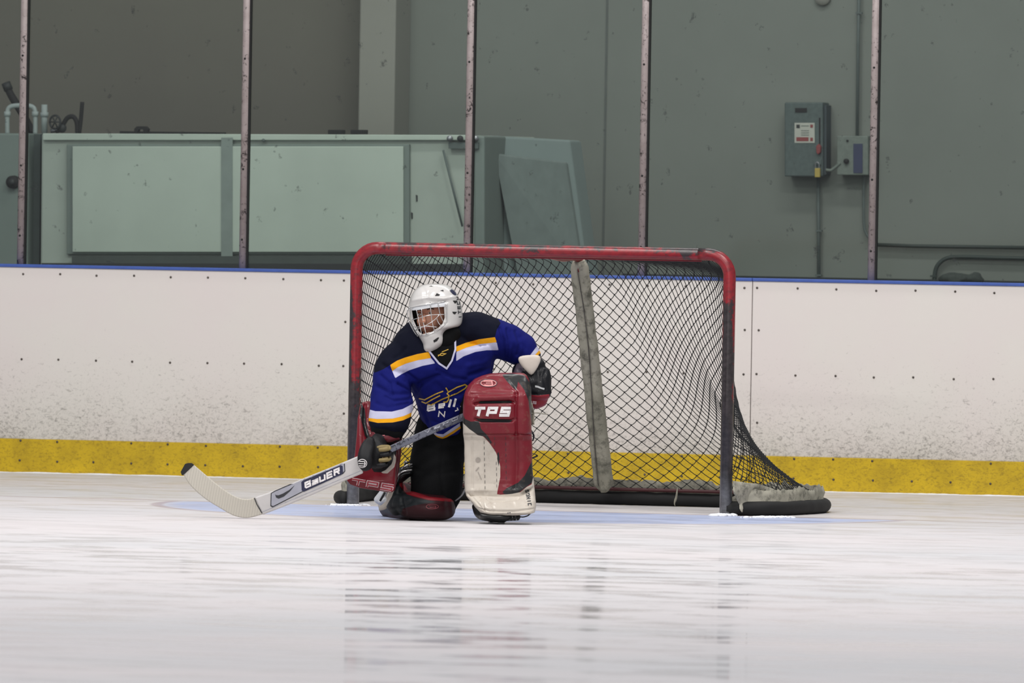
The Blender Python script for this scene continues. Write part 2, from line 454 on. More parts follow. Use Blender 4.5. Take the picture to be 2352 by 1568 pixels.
def paint(o, base_c, regions, rough=.5, coat=0, name='painted', bump=None, spec=.5, dirt=None):
    """regions: (polygon_px, colour); sewn or dyed colour fields with crisp edges"""
    P = to_px(vco(o) + wbase(o)); t = NT(name).set(rough, 0, spec, coat)
    n1 = t.noise(10, 4, .6)
    def cc(c):
        b = lin(c); return t.mix(t.ramp(n1, .35, .65), tuple(v * .9 for v in b[:3]) + (1,), b)
    c = cc(base_c)
    for i, (poly, colr) in enumerate(regions):
        a = o.data.attributes.new('zone%d' % i, 'FLOAT', 'POINT'); a.data.foreach_set('value', sdf(P, poly).astype(np.float32))
        at = t.n('Attribute', attribute_name='zone%d' % i)
        c = t.mix(t.ramp(at.outputs['Fac'], -.4, .4), c, cc(colr))
    if dirt:
        c = t.mix(t.ramp(t.noise(26, 5, .7), .55, .75, 0, dirt[0]), c, lin(dirt[1]))
    t.color(c)
    if bump: t.bump(t.noise(bump[1], 4), bump[0], .004)
    o.data.materials.clear(); o.data.materials.append(t.m); return t
def groove(o, poly, w, depth, closed=False, front=True):
    """press (depth>0) or raise a crease along a line"""
    C = vco(o); N = vno(o); P = to_px(C + wbase(o)); d = seg_dist(P, poly, closed)
    k = depth * np.exp(-(d / w) ** 2)
    if front: k = k * np.clip(-(N @ np.array(FH)) * 1.5, 0, 1)
    C = C - N * k[:, None]; o.data.vertices.foreach_set('co', C.astype(np.float32).ravel()); o.data.update()
def wrinkle(o, amp, scale, seed=0, stretch=(1, 1, 1)):
    C = vco(o); N = vno(o); st = np.array(stretch)
    k = np.array([noise.noise(Vector((c * st * scale + seed))) + .5 * noise.noise(Vector((c * st * scale * 2.1 + seed + 9))) for c in C])
    C = C + N * (amp * k)[:, None]; o.data.vertices.foreach_set('co', C.astype(np.float32).ravel()); o.data.update()
_bvh = {}
def bvh(o):
    if o.name not in _bvh:
        b = wbase(o) if o.parent else np.array(o.location)
        V = vco(o) + b
        _bvh[o.name] = BVHTree.FromPolygons([Vector(v) for v in V], [tuple(p.vertices) for p in o.data.polygons])
    return _bvh[o.name]
def decal(name, polys, m, targets, parent, off=.0015, grid=4.0):
    V, F_ = [], []
    trees = [bvh(t) for t in targets]
    for poly in polys:
        P = np.array(poly, float); x0, y0 = P.min(0); x1, y1 = P.max(0)
        pts = [Vector(p) for p in poly]; n = len(pts)
        # split long edges
        e = []
        for i in range(n):
            a, b = P[i], P[(i + 1) % n]; k = max(1, int(np.linalg.norm(b - a) / grid))
            for j in range(k): e.append(a + (b - a) * j / k)
        n = len(e)
        gx = np.arange(x0 + grid / 2, x1, grid); gy = np.arange(y0 + grid / 2, y1, grid)
        if len(gx) and len(gy):
            gp = np.array([(a, b) for a in gx for b in gy]); sd = sdf(gp, poly); gp = gp[sd > grid * .4]
        else: gp = np.zeros((0, 2))
        allp = [Vector((p[0], p[1])) for p in e] + [Vector((p[0], p[1])) for p in gp]
        r = delaunay_2d_cdt(allp, [(i, (i + 1) % n) for i in range(n)], [], 0, 1e-6)
        vs, fs = r[0], r[2]
        off += 4e-5; o0 = len(V); ok = []
        for p in vs:
            d = ray(p.x, p.y).normalized(); best = None
            for t in trees:
                h = t.ray_cast(cam_loc, d, 200)
                if h[0] is not None and (best is None or h[3] < best[0]): best = (h[3], h[0])
            if best: V.append(best[1] - d * off); ok.append(True)
            else: V.append(Vector((0, 0, 0))); ok.append(False)
        cen = np.array([np.mean([vs[i][:] for i in f], axis=0) for f in fs]) if fs else np.zeros((0, 2))
        ins = inside(cen, poly) if len(cen) else []
        for f, q in zip(fs, ins):
            if q and all(ok[i] for i in f):
                p3 = [V[i + o0] for i in f]
                if max((p3[0] - p3[1]).length, (p3[1] - p3[2]).length) < .08: F_.append(tuple(i + o0 for i in f))
    used = sorted({i for f in F_ for i in f}); mp = {v: k for k, v in enumerate(used)}
    if not used: return None
    return mesh_obj(name, [V[i] for i in used], [tuple(mp[i] for i in f) for f in F_], m, parent, True)
def stroke(pts, w, closed=False):
    """polyline -> list of quads with mitred joins"""
    P = [np.array(p, float) for p in pts]; n = len(P); out = []; L = []; Rr = []
    for i in range(n):
        a = P[i - 1] if (i or closed) else None; b = P[(i + 1) % n] if (i < n - 1 or closed) else None
        d1 = (P[i] - a) / np.linalg.norm(P[i] - a) if a is not None else None
        d2 = (b - P[i]) / np.linalg.norm(b - P[i]) if b is not None else None
        if d1 is None: d1 = d2
        if d2 is None: d2 = d1
        n1 = np.array([-d1[1], d1[0]]); n2 = np.array([-d2[1], d2[0]]); m = n1 + n2
        l = np.linalg.norm(m); m = n1 if l < .2 else m / l
        k = w / 2 / max(.45, abs(m @ n1)); L.append(P[i] + m * k); Rr.append(P[i] - m * k)
    for i in range(n if closed else n - 1):
        j = (i + 1) % n; out.append([L[i], L[j], Rr[j], Rr[i]])
    return out
GL = {
 'T': [[(0, .9), (.9, .9)], [(.45, .9), (.45, 0)]],
 'P': [[(.1, 0), (.1, .9), (.75, .9), (.75, .42), (.1, .42)]],
 'S': [[(.85, .9), (.12, .9), (.12, .5), (.78, .5), (.78, .1), (0, .1)]],
 'B': [[(.1, .1), (.1, .9), (.75, .9), (.75, .52), (.1, .52)], [(.1, .1), (.8, .1), (.8, .5)]],
 'A': [[(.1, .6), (.1, .66), (.8, .66), (.8, 0)], [(.8, .36), (.12, .36), (.12, .1), (.8, .1)]],
 'U': [[(.1, .9), (.1, .1), (.8, .1), (.8, .9)]],
 'E': [[(.85, .9), (.1, .9), (.1, .1), (.85, .1)], [(.1, .5), (.8, .5)]],
 'R': [[(.1, 0), (.1, .9), (.75, .9), (.75, .5), (.1, .5)], [(.45, .5), (.8, 0)]],
 'N': [[(.1, 0), (.1, .95), (.75, .05), (.75, 1)]],
 'O': [[(.1, .1), (.1, .9), (.78, .9), (.78, .1), (.1, .1)]],
 'I': [[(.4, 0), (.4, 1)]],
 'C': [[(.8, .9), (.1, .9), (.1, .1), (.8, .1)]],
 'H': [[(.1, 0), (.1, 1)], [(.78, 0), (.78, 1)], [(.1, .5), (.78, .5)]],
 'e': [[(.12, .36), (.78, .36), (.78, .66), (.12, .66), (.12, .08), (.75, .08)]],
 'l': [[(.4, 0), (.4, 1)]],
 ',': [[(.3, .35), (.45, .35), (.3, 0)]],
 'X': [[(.05, 0), (.8, 1)], [(.05, 1), (.8, 0)]],
 'V': [[(0, 1), (.4, 0), (.8, 1)]],
}
def text(s, org, ex, ey, w, adv=1.0, shear=0.0, advs={}):
    """org baseline-left px, ex / ey em vectors in px, w stroke width px"""
    org, ex, ey = map(lambda q: np.array(q, float), (org, ex, ey)); out = []; x = 0.0
    for ch in s:
        for st in GL.get(ch, []):
            out += stroke([org + ex * (x + a + shear * b) + ey * b for a, b in st], w)
        x += advs.get(ch, adv)
    return out
def circle(cx, cy, rx, ry, n=24, rot=0):
    c, s = math.cos(rot), math.sin(rot)
    return [(cx + c * rx * math.cos(2 * math.pi * i / n) - s * ry * math.sin(2 * math.pi * i / n), cy + s * rx * math.cos(2 * math.pi * i / n) + c * ry * math.sin(2 * math.pi * i / n)) for i in range(n)]

# ------------------------------------------------------------------ the setting
YB = 4.1418; HB = 1.0835; HY = 0.1785
def quad_plane(name, pts, m):
    o = mesh_obj(name, pts, [(0, 1, 2, 3)], m, None, False, Vector()); return struct(o)
floor = quad_plane('floor', [(-16, -42, 0), (16, -42, 0), (16, YB + .01, 0), (-16, YB + .01, 0)], M['ice'])
YW = 7.6
slab = struct(box('trim_1', (-16, YB + .02, -.1), (16, YW, .0), simple('concrete', (96, 98, 94), .8)))
def wx(px, Y, py=300): return at_y(px, py, Y).x
xp0 = wx(822, YW - .33); xp1 = wx(905, YW - .33)
struct(box('wall_left', (-16, YW, 0), (xp0 + .1, YW + .2, 7), M['wallL'], base=Vector()))
wr = struct(box('wall_back', (xp0 + .1, YW, 0), (16, YW + .2, 7), M['wallR'], base=Vector()))
struct(box('trim_2', (xp0, YW - .33, 0), (xp1, YW, 7), M['pilaster'], bev=.008, base=Vector()))
jx = wx(1390, YW)
struct(box('trim_3', (jx - .006, YW - .004, 0), (jx + .006, YW + .001, 7), simple('wall_joint', (92, 98, 94), .8), base=Vector()))
# low dark kerb on the wall foot, just above the board line
kz = at_y(1900, 637, YW - .02).z
struct(box('trim_4', (wx(1440, YW), YW - .05, 0), (16, YW - .001, kz), simple('dark_wall_foot', (40, 46, 48), .8), base=Vector()))

# ------------------------------------------------------------------ dasher boards
seams = [-8.0, wx(808, YB, 800), wx(1726, YB, 800), 8.0]
blabs = ['white dasher board panel left of the goal, below the pale green machine',
         'white dasher board panel behind the goal net, between the two seams',
         'white dasher board panel right of the goal, below the grey electrical boxes']
for i in range(3):
    x0, x1 = seams[i] + .002, seams[i + 1] - .002
    t = thing('dasher_board', blabs[i], 'rink board', ((x0 + x1) / 2, YB, 0))
    box('board_face', (x0, YB, HY), (x1, YB + .035, HB), M['board'], t, .002)
    box('kick_plate', (x0, YB - .006, 0), (x1, YB + .035, HY), M['kick'], t, .002)
    box('cap_rail', (x0 - .001, YB - .008, HB), (x1 + .001, YB + .10, HB + .016), M['blue'], t, .003)
    box('back_frame', (x0, YB + .04, .0), (x1, YB + .09, HB - .005), M['darkmetal'], t)
    # screws, one row under the cap, one at mid height, two on the kick plate
    sp = .2032
    if i == 0: xs = [x1 - .045] + [x1 - .172 - sp * k for k in range(12)]
    elif i == 1: xs = [x0 + .025, x1 - .04] + [x0 + .16 + sp * k for k in range(10)]
    else: xs = [x0 + .025] + [x0 + .235 + .2085 * k for k in range(9)]
    for k, z in enumerate((HB - .035, .60, HY - .012, .065)):
        for xx in xs:
            if not (wx(-60, YB, 800) < xx < wx(2420, YB, 800)): continue
            if k == 2 and random.random() < .35: continue
            yy = YB - (.0015 if k < 2 else .0075)
            v, f = ell(Vector((xx + random.uniform(-.004, .004), yy, z + random.uniform(-.003, .003))), Vector((.0062, 0, 0)), Vector((0, .003, 0)), Vector((0, 0, .0062)), 8, 6)
            mesh_obj('screw', v, f, M['screw'], t)
    for z in (.83, .35):
        for xx in (x0 + .035, x1 - .035):
            if wx(-60, YB, 800) < xx < wx(2420, YB, 800):
                v, f = ell(Vector((xx, YB - .0015, z)), Vector((.0062, 0, 0)), Vector((0, .003, 0)), Vector((0, 0, .0062)), 8, 6)
                mesh_obj('screw', v, f, M['screw'], t)
# snow ridge where the ice meets the boards
def ridge(name, x0, x1, y, h, w, n, label):
    V, F_ = [], []
    for i in range(n):
        x = x0 + (x1 - x0) * i / (n - 1)
        hh = h * (.55 + .9 * abs(noise.noise(Vector((x * 3.1, y, 2)))) + .5 * abs(noise.noise(Vector((x * 17, y, 5)))))
        for k in range(6):
            a = math.pi * k / 5; V.append(Vector((x, y - math.cos(a) * w * .5, max(0.0005, math.sin(a) * hh))))
    for i in range(n - 1):
        for k in range(5): F_.append((i * 6 + k, (i + 1) * 6 + k, (i + 1) * 6 + k + 1, i * 6 + k + 1))
    o = mesh_obj(name, V, F_, M['snow'], None, True, Vector()); o['kind'] = 'stuff'; tag(o, label, 'snow'); return o
ridge('snow_ridge', wx(-60, YB, 1100), wx(2420, YB, 1140), YB - .035, .006, .05, 500, 'thin ridge of ice shavings along the foot of the yellow kick plate')

# ------------------------------------------------------------------ glass posts and panes
pxs = [(48, 605), (558, 617), (1073, 628), (1474, 633), (2002, 641)]
plabs = ['leftmost speckled metal glass post, in front of the grey cabinet with the knob',
         'speckled metal glass post crossing the pale green machine body',
         'speckled metal glass post above the left half of the goal crossbar',
         'speckled metal glass post above the right half of the goal crossbar',
         'rightmost speckled metal glass post, beside the small electrical box']
YP = YB + .05; ZT = 3.3
px_x = []
for (a, b), lb in zip(pxs, plabs):
    c = at_y(a, b, YP); px_x.append(c.x)
    t = thing('glass_post', lb, 'glass post', (c.x, YP, HB + .016), 'speckled posts holding the rink glass')
    v, f = tube3([(c.x, YP, HB + .016), (c.x, YP, ZT)], .0215, 16); mesh_obj('post_tube', v, f, M['post'], t)
    box('gasket', (c.x + .016, YP - .012, HB + .017), (c.x + .027, YP + .012, ZT), M['rubber'], t)
    for z in (1.25, 1.62, 2.2):
        v, f = ell(Vector((c.x - .002, YP - .0215, z)), Vector((.006, 0, 0)), Vector((0, .003, 0)), Vector((0, 0, .006)), 8, 6); mesh_obj('screw', v, f, M['rubber'], t)
ex = [wx(-470, YP, 620)] + px_x + [wx(2520, YP, 640)]
glabs = ['clear glass pane at the far left edge, left of the leftmost glass post', 'clear glass pane in front of the left part of the pale green machine',
         'clear glass pane in front of the wall pilaster and the right part of the machine', 'clear glass pane above the middle of the goal crossbar',
         'clear glass pane in front of the two electrical boxes', 'clear glass pane at the right edge, in front of the low wall pipes']
for i in range(6):
    o = box('rink_glass', (ex[i] + .03, YP + .0, HB + .018), (ex[i + 1] - .024, YP + .012, ZT - .02), M['pane'], None, 0, Vector())
    tag(o, glabs[i], 'glass pane', 'panes of rink glass')

# ------------------------------------------------------------------ machine behind the glass
YM = 5.7
def pq(pts, Y): return [at_y(x, y, Y) for x, y in pts]
mc = thing('ice_machine', 'long pale green metal machine body with a raised side panel, behind the glass', 'machine', at_y(560, 1100, YM + .6) * 1.0)
mc.location.z = 0; parent_base[mc.name] = Vector(mc.location)
def down(pts, Y, z=0.25):
    p = pq(pts, Y); return p
body = [at_y(95, 307, YM), at_y(1098, 311, YM), at_y(1098, 660, YM), at_y(95, 660, YM)]
body[2].z = .0; body[3].z = .0
quadprism('body', body, 1.3, M['paintedsteel'], mc, .012)
quadprism('side_panel', pq([(153, 331), (940, 331), (940, 584), (153, 584)], YM - .03), .03, M['paintedsteel3'], mc, .004)
quadprism('panel_face', pq([(166, 336), (926, 336), (926, 579), (166, 579)], YM - .045), .016, M['paintedsteel2'], mc, .004)
quadprism('recess_strip', pq([(165, 588), (940, 588), (940, 612), (165, 612)], YM - .06), .06, simple('recess_tone', (66, 74, 70), .7), mc)  # dark strip drawn for the recess below the raised panel
quadprism('lower_bumper', pq([(95, 604), (1065, 606), (1065, 640), (95, 640)], YM - .10), .10, M['darkmetal'], mc)
quadprism('reflection_band', pq([(508, 316), (534, 316), (534, 600), (508, 600)], YM - .05), .006, simple('reflection_tone', (128, 140, 134), .5), mc)  # reflection in the glass, put in as a coloured band on the panel
quadprism('end_post', pq([(1088, 312), (1113, 312), (1113, 640), (1088, 640)], YM - .02), .5, M['paintedsteel3'], mc, .01)
quadprism('sloped_end', [at_y(1112, 311, YM + .3), at_y(1310, 322, YM + .9), at_y(1352, 640, YM + .9), at_y(1112, 640, YM + .3)], .25, M['paleblue'], mc, .01)
quadprism('end_brace', [at_y(1135, 352, YM + .26), at_y(1300, 372, YM + .82), at_y(1340, 640, YM + .82), at_y(1190, 640, YM + .45)], .05, simple('blue_grey_paint', (124, 136, 132), .5), mc, .01)
quadprism('top_rail', pq([(98, 306), (1088, 310), (1088, 322), (98, 322)], YM - .03), .03, M['paintedsteel2'], mc, .004)
v, f = tube3([at_y(1018, 345, YM - .05), at_y(1062, 520, YM - .05)], .006, 8); mesh_obj('prop_rod', v, f, M['conduit'], mc)
for x in (1033, 1057, 1092):
    v, f = tube3([at_y(x, 318, YM - .07), at_y(x, 318, YM)], .017, 12); mesh_obj('hinge_bolt', v, f, M['darkmetal'] if x == 1057 else M['steel'], mc)
quadprism('hinge_plate', pq([(1030, 327), (1098, 327), (1098, 341), (1030, 341)], YM - .05), .05, M['conduit'], mc)
for a, b in ((753, 785), (805, 837)):
    quadprism('rubber_stop', pq([(a, 298), (b, 298), (b, 308), (a, 308)], YM + .02), .08, M['rubber'], mc, .003)
quadprism('top_strip', pq([(275, 301), (515, 304), (515, 309), (275, 308)], YM + .05), .04, M['rubber'], mc)
quadprism('clip', pq([(308, 296), (314, 290), (334, 290), (340, 296), (338, 305), (330, 305), (328, 297), (318, 297), (316, 305), (308, 305)], YM + .04), .04, M['rubber'], mc)
v, f = tube3([at_y(605, 322, YM - .05), at_y(605, 322, YM)], .009, 12); mesh_obj('bolt', v, f, M['conduit'], mc)
# scratches on the right side of the body
for x, y in ((957, 455), (946, 495)):
    quadprism('dent', pq([(x - 2, y - 8), (x + 2, y - 6), (x + 2, y + 7), (x - 1, y + 8)], YM - .004), .006, M['darkmetal'], mc)

cb = thing('cabinet', 'grey metal cabinet with a round black knob, at the left edge behind the glass', 'cabinet', (at_y(-20, 400, YM).x, YM + .4, 0))
c4 = [at_y(-160, 305, YM), at_y(66, 306, YM), at_y(66, 640, YM), at_y(-160, 640, YM)]; c4[2].z = 0; c4[3].z = 0
quadprism('body', c4, .8, M['paintedsteel3'], cb, .01)
c4 = [at_y(66, 308, YM + .1), at_y(93, 308, YM + .1), at_y(93, 640, YM + .1), at_y(66, 640, YM + .1)]; c4[2].z = 0; c4[3].z = 0
quadprism('gap_filler', c4, .5, simple('gap_shade_tone', (64, 74, 72), .7), cb)  # dark-coloured filler stands for the shade in the gap beside the machine
kn = at_y(27, 418, YM - .045); v, f = tube3([kn, kn + Vector((0, .045, 0))], [.034, .036], 24); k1 = mesh_obj('knob', v, f, M['rubber'], cb)
v, f = tube3([kn + Vector((0, -.008, 0)), kn], .018, 20); mesh_obj('knob_cap', v, f, M['darkmetal'], k1)
parent_base[k1.name] = parent_base[cb.name]
# pipes, valve and hoses standing on the cabinet
YV = YM + .3
pv = thing('pipe_elbow', 'white plastic pipe bend standing on the grey cabinet at far left', 'pipe', at_y(50, 306, YV))
v, f = tube3([at_y(17, 308, YV), at_y(17, 262, YV), at_y(20, 248, YV), at_y(32, 243, YV), at_y(66, 243, YV), at_y(78, 248, YV), at_y(81, 262, YV), at_y(81, 308, YV)], .013, 12, smooth=40); mesh_obj('pipe', v, f, M['pvc'], pv)
for x, y in ((17, 262), (81, 262)):
    v, f = tube3([at_y(x, y + 5, YV), at_y(x, y - 6, YV)], .019, 12); mesh_obj('collar', v, f, M['pvc'], pv)
st = thing('pipe_stub', 'short upright white pipe stub left of the black valve', 'pipe', at_y(106, 306, YV))
v, f = tube3([at_y(102, 306, YV), at_y(102, 240, YV)], .017, 12); mesh_obj('pipe', v, f, M['pvc'], st)
v, f = tube3([at_y(102, 268, YV), at_y(102, 258, YV)], .023, 12); mesh_obj('collar', v, f, M['pvc'], st)
ho = thing('exhaust_hose', 'slanting black hose behind the leftmost glass post', 'hose', at_y(75, 305, YV + .1))
v, f = tube3([at_y(14, 192, YV + .1), at_y(24, 216, YV + .1), at_y(52, 262, YV + .1), at_y(76, 306, YV + .1)], [.019, .021, .021, .021], 14, smooth=20); mesh_obj('hose_tube', v, f, M['rubber'], ho)
v, f = tube3([at_y(13, 190, YV + .1), at_y(20, 207, YV + .1)], .025, 14); mesh_obj('end_cap', v, f, M['darkmetal'], ho)
va = thing('hose_valve', 'black valve with a looped hose on top of the pale green machine', 'valve', at_y(150, 306, YV))
v, f = tube3([at_y(128, 302, YV), at_y(140, 296, YV), at_y(146, 284, YV), at_y(156, 270, YV), at_y(168, 268, YV), at_y(176, 280, YV), at_y(178, 306, YV)], .013, 12, smooth=30); mesh_obj('looped_hose', v, f, M['rubber'], va)
v, f = tube3([at_y(189, 234, YV), at_y(186, 272, YV), at_y(182, 306, YV)], .0115, 12, smooth=10); mesh_obj('upright_handle', v, f, M['rubber'], va)
wc = at_y(126, 280, YV - .03)
v, f = tube3([wc + Vector((.03 * math.cos(a), .004, .036 * math.sin(a))) for a in np.linspace(0, 2 * math.pi, 20)[:-1]], .006, 8, closed=True); mesh_obj('hand_wheel', v, f, M['darkmetal'], va)
for a in (0, 1.05, 2.1):
    d = Vector((.03 * math.cos(a), 0, .036 * math.sin(a))); v, f = tube3([wc - d, wc + d], .004, 6); mesh_obj('spoke', v, f, M['darkmetal'], va)
v, f = ell(at_y(143, 294, YV), Vector((.024, 0, 0)), Vector((0, .02, 0)), Vector((0, 0, .026))); mesh_obj('valve_body', v, f, M['darkmetal'], va)
v, f = tube3([at_y(117, 301, YV), at_y(132, 298, YV)], .012, 10); mesh_obj('inlet', v, f, M['steel'], va)

# ------------------------------------------------------------------ electrical boxes and pipes on the wall
YE = YW - .16
eb = thing('disconnect_switch', 'tall grey electrical switch box with a white and red label and brass padlock', 'electrical box', at_y(1850, 405, YE))
quadprism('box_body', pq([(1802, 235), (1890, 235), (1890, 405), (1802, 405)], YE), .16, M['boxgreen'], eb, .006)
quadprism('side_flange', pq([(1889, 240), (1898, 242), (1898, 400), (1889, 402)], YE + .03), .12, simple('dark_enamel', (56, 68, 72), .6), eb)
quadprism('nameplate', pq([(1826, 248), (1853, 248), (1853, 258), (1826, 258)], YE - .004), .005, M['rubber'], eb)
lb_ = quadprism('warning_label', pq([(1825, 282), (1871, 282), (1871, 328), (1825, 328)], YE - .003), .004, M['labelwhite'], eb)
parent_base[lb_.name] = parent_base[eb.name]
quadprism('red_band', pq([(1829, 315), (1857, 315), (1857, 324), (1829, 324)], YE - .005), .003, M['labelred'], lb_)
quadprism('symbol', pq([(1861, 316), (1867, 316), (1867, 324), (1861, 324)], YE - .005), .003, M['labelred'], lb_)
quadprism('symbol', pq([(1829, 286), (1837, 286), (1837, 294), (1829, 294)], YE - .005), .003, M['darkmetal'], lb_)
quadprism('symbol', pq([(1861, 286), (1867, 286), (1867, 293), (1861, 293)], YE - .005), .003, M['labelred'], lb_)
for y in (288, 299, 304, 309):
    quadprism('text_line', pq([(1840, y), (1858, y), (1858, y + 1.6), (1840, y + 1.6)], YE - .005), .003, M['boxlight'], lb_)
quadprism('handle_slot', pq([(1881, 270), (1884, 270), (1884, 332), (1881, 332)], YE - .004), .005, M['rubber'], eb)
quadprism('switch_handle', pq([(1874, 336), (1880, 330), (1885, 336), (1884, 350), (1878, 355), (1875, 350)], YE - .03), .03, M['labelred'], eb, .003)
pl = thing('padlock', 'small brass padlock hanging from the grey switch box', 'padlock', at_y(1877, 406, YE - .03))
quadprism('lock_body', pq([(1871, 386), (1883, 386), (1883, 407), (1871, 407)], YE - .04), .025, M['brass'], pl, .003)
v, f = tube3([at_y(1873, 387, YE - .03), at_y(1873, 376, YE - .03), at_y(1877, 372, YE - .03), at_y(1881, 376, YE - .03), at_y(1881, 387, YE - .03)], .003, 8, smooth=16); mesh_obj('shackle', v, f, M['steel'], pl)
quadprism('hasp', pq([(1868, 366), (1886, 366), (1886, 378), (1868, 378)], YE - .012), .014, M['boxgreen'], eb)
e2 = thing('control_box', 'small pale grey electrical box with a black knob and dark blue plate', 'electrical box', at_y(1958, 402, YE))
quadprism('box_body', pq([(1922, 312), (1994, 312), (1994, 402), (1922, 402)], YE + .02), .14, M['boxlight'], e2, .005)
quadprism('blue_plate', pq([(1960, 330), (1981, 330), (1981, 397), (1960, 397)], YE + .015), .006, M['bluepanel'], e2)
kc = at_y(1943, 370, YE); v, f = tube3([kc, kc + Vector((0, .02, 0))], .014, 16); mesh_obj('knob', v, f, M['rubber'], e2)
kc = at_y(1946, 323, YE + .012); v, f = tube3([kc, kc + Vector((0, .01, 0))], .006, 12); mesh_obj('screw', v, f, M['rubber'], e2)
YC = YW - .04
def conduit(name, pts, r, m, label, straps=(), smooth=0, Y=YC):
    t = thing(name, label, 'pipe', at_y(pts[0][0], pts[0][1], Y), 'conduits on the wall' if 'conduit' in name else 'pipes on the wall')
    v, f = tube3([at_y(x, y, Y) for x, y in pts], r, 10, smooth=smooth); mesh_obj('tube', v, f, m, t)
    for x, y in straps: quadprism('strap', pq([(x - 7, y - 2), (x + 7, y - 2), (x + 7, y + 2), (x - 7, y + 2)], Y - r - .004), .03, m, t)
conduit('conduit', [(1974, -60), (1971, 100), (1969, 313)], .009, M['conduit'], 'thin vertical conduit running up the wall from the small electrical box', [(1972, 30)])
conduit('conduit', [(1879, 404), (1880, 520), (1881, 655)], .0095, M['conduit'], 'thin vertical conduit running down from the switch box with the padlock', [(1880, 530), (1879, 632)])
conduit('conduit', [(1984, 402), (1984, 500), (1987, 530), (1998, 548), (2012, 552)], .0075, M['conduit'], 'thin bent conduit below the small electrical box, beside the right post', [], 24)
conduit('conduit', [(1897, 390), (1908, 391), (1916, 386), (1930, 374)], .009, M['boxlight'], 'short bent conduit joining the two electrical boxes', [], 14, YE + .02)
conduit('wall_pipe', [(2012, 562), (2100, 565), (2440, 570)], .011, M['conduitdark'], 'upper dark horizontal pipe on the wall at far right', [])
conduit('wall_pipe', [(2147, 660), (2147, 632), (2152, 612), (2168, 596), (2192, 590), (2300, 592), (2440, 595)], .012, M['conduitdark'], 'lower dark pipe that bends down, on the wall at far right', [(2143, 634)], 60)
ru = at_y(2220, 642, YW - .25)
V_, F2 = [], []
parts = [ell(at_y(2190, 640, YW - .25), Vector((.09, 0, 0)), Vector((0, .07, 0)), Vector((0, 0, .035))), ell(at_y(2232, 641, YW - .22), Vector((.07, 0, 0)), Vector((0, .06, 0)), Vector((0, 0, .03))), tube3([at_y(2190, 632, YW - .25), at_y(2250, 630, YW - .2)], .012, 8)]
rg = thing('rag_heap', 'dark crumpled heap at the foot of the wall under the bent pipe', 'heap', Vector((ru.x, ru.y, ru.z - .05)))
rh = remesh('cloth', parts, simple('dark_rag', (58, 66, 62), .9), rg, .008, 3); wrinkle(rh, .012, 22)
ld = thing('ledge', 'dark grey ledge carrying the crumpled heap at the foot of the right wall', 'ledge', (ru.x, YW - .2, 0))
box('ledge_top', (ru.x - .35, YW - .38, 0), (ru.x + .4, YW - .06, at_y(2220, 645, YW - .3).z - .03), simple('ledge_paint', (60, 66, 66), .8), ld)
rl_ = thing('wall_lamp', 'round pale fixture high on the wall at the top edge', 'lamp', at_y(1888, -8, YW))
cc_ = at_y(1888, -6, YW - .03); v, f = tube3([cc_, cc_ + Vector((0, .03, 0))], [.042, .047], 24); mesh_obj('cover', v, f, M['pilaster'], rl_)

# ------------------------------------------------------------------ goal
NR = -0.0708771; cN, sN = math.cos(NR), math.sin(NR)
def N(x, y, z): return Vector((cN * x - sN * y, sN * x + cN * y, z))
goal = thing('hockey_goal', 'red worn-pipe hockey goal with black netting on the ice', 'hockey goal', (0, 0, 0))
HW, PR, CR, ZB = .945, .030, .105, 1.25
pts = [(-HW, 0, 0.0), (-HW, 0, .6), (-HW, 0, ZB - CR)]
pts += [(-HW + CR - CR * math.cos(a), 0, ZB - CR + CR * math.sin(a)) for a in np.linspace(0, math.pi / 2, 9)[1:]]
pts += [(-HW + CR + .05, 0, ZB)]; i1 = len(pts) - 1
pts += [(x, 0, ZB) for x in (-.5, 0, .5)]
pts += [(HW - CR - .05, 0, ZB)]; i2 = len(pts) - 1
pts += [(HW - CR + CR * math.sin(a), 0, ZB - CR + CR * math.cos(a)) for a in np.linspace(0, math.pi / 2, 9)]
pts += [(HW, 0, .6), (HW, 0, 0)]
arc = pts[3:3 + 8]
def left_pts(): return [N(*p) for p in pts]
LP = left_pts()
v, f = tube3(LP[i1:i2 + 1], PR, 24, caps=False)
mesh_obj('crossbar', v, f, M['pipe'], goal)
v, f = tube3(LP[:i1 + 1], PR, 24); mesh_obj('post', v, f, M['pipe'], goal)
v, f = tube3(LP[i2:], PR, 24); mesh_obj('post', v, f, M['pipe'], goal)
# centre support with its padding
TOPY = .575
v, f = tube3([N(0, .0, ZB - .005), N(0, .30, ZB - .03), N(0, TOPY, 1.215), N(0, TOPY + .02, 1.15)], .021, 16, smooth=24); mesh_obj('top_support', v, f, M['pipe'], goal)
a, b = N(0, TOPY + .005, 1.205), N(0, 1.06, .075)
ax = (b - a).normalized(); sd = N(1, 0, 0) - N(0, 0, 0)
rl = []
for i in range(60):
    t = i / 59; w = .044 * (1 + .05 * noise.noise(Vector((t * 6, 1, 0)))) * (min(1, (t + .012) * 22) ** .4) * (min(1, (1.006 - t) * 28) ** .5)
    rl.append((a + (b - a) * t, sd * (w + .004 * t), sd.cross(ax) * .034, 2.6))
v, f = rings(rl, 40)
pad = mesh_obj('support_pad', v, f, M['canvas'], goal)
nrm = -(sd.cross(ax)).normalized()
if nrm.dot(FH) > 0: nrm = -nrm
C = vco(pad); L = (b - a).length
for i, c in enumerate(C):
    c = Vector(c) - a; t = c.dot(ax) / L; s = c.dot(sd)
    s0 = .014 * math.sin(t * 5) - .004
    k = math.exp(-((s - s0) / .006) ** 2)
    if c.dot(nrm) > 0: C[i] -= np.array(nrm) * k * .012
pad.data.vertices.foreach_set('co', C.astype(np.float32).ravel()); pad.data.update()
wrinkle(pad, .0035, 16)
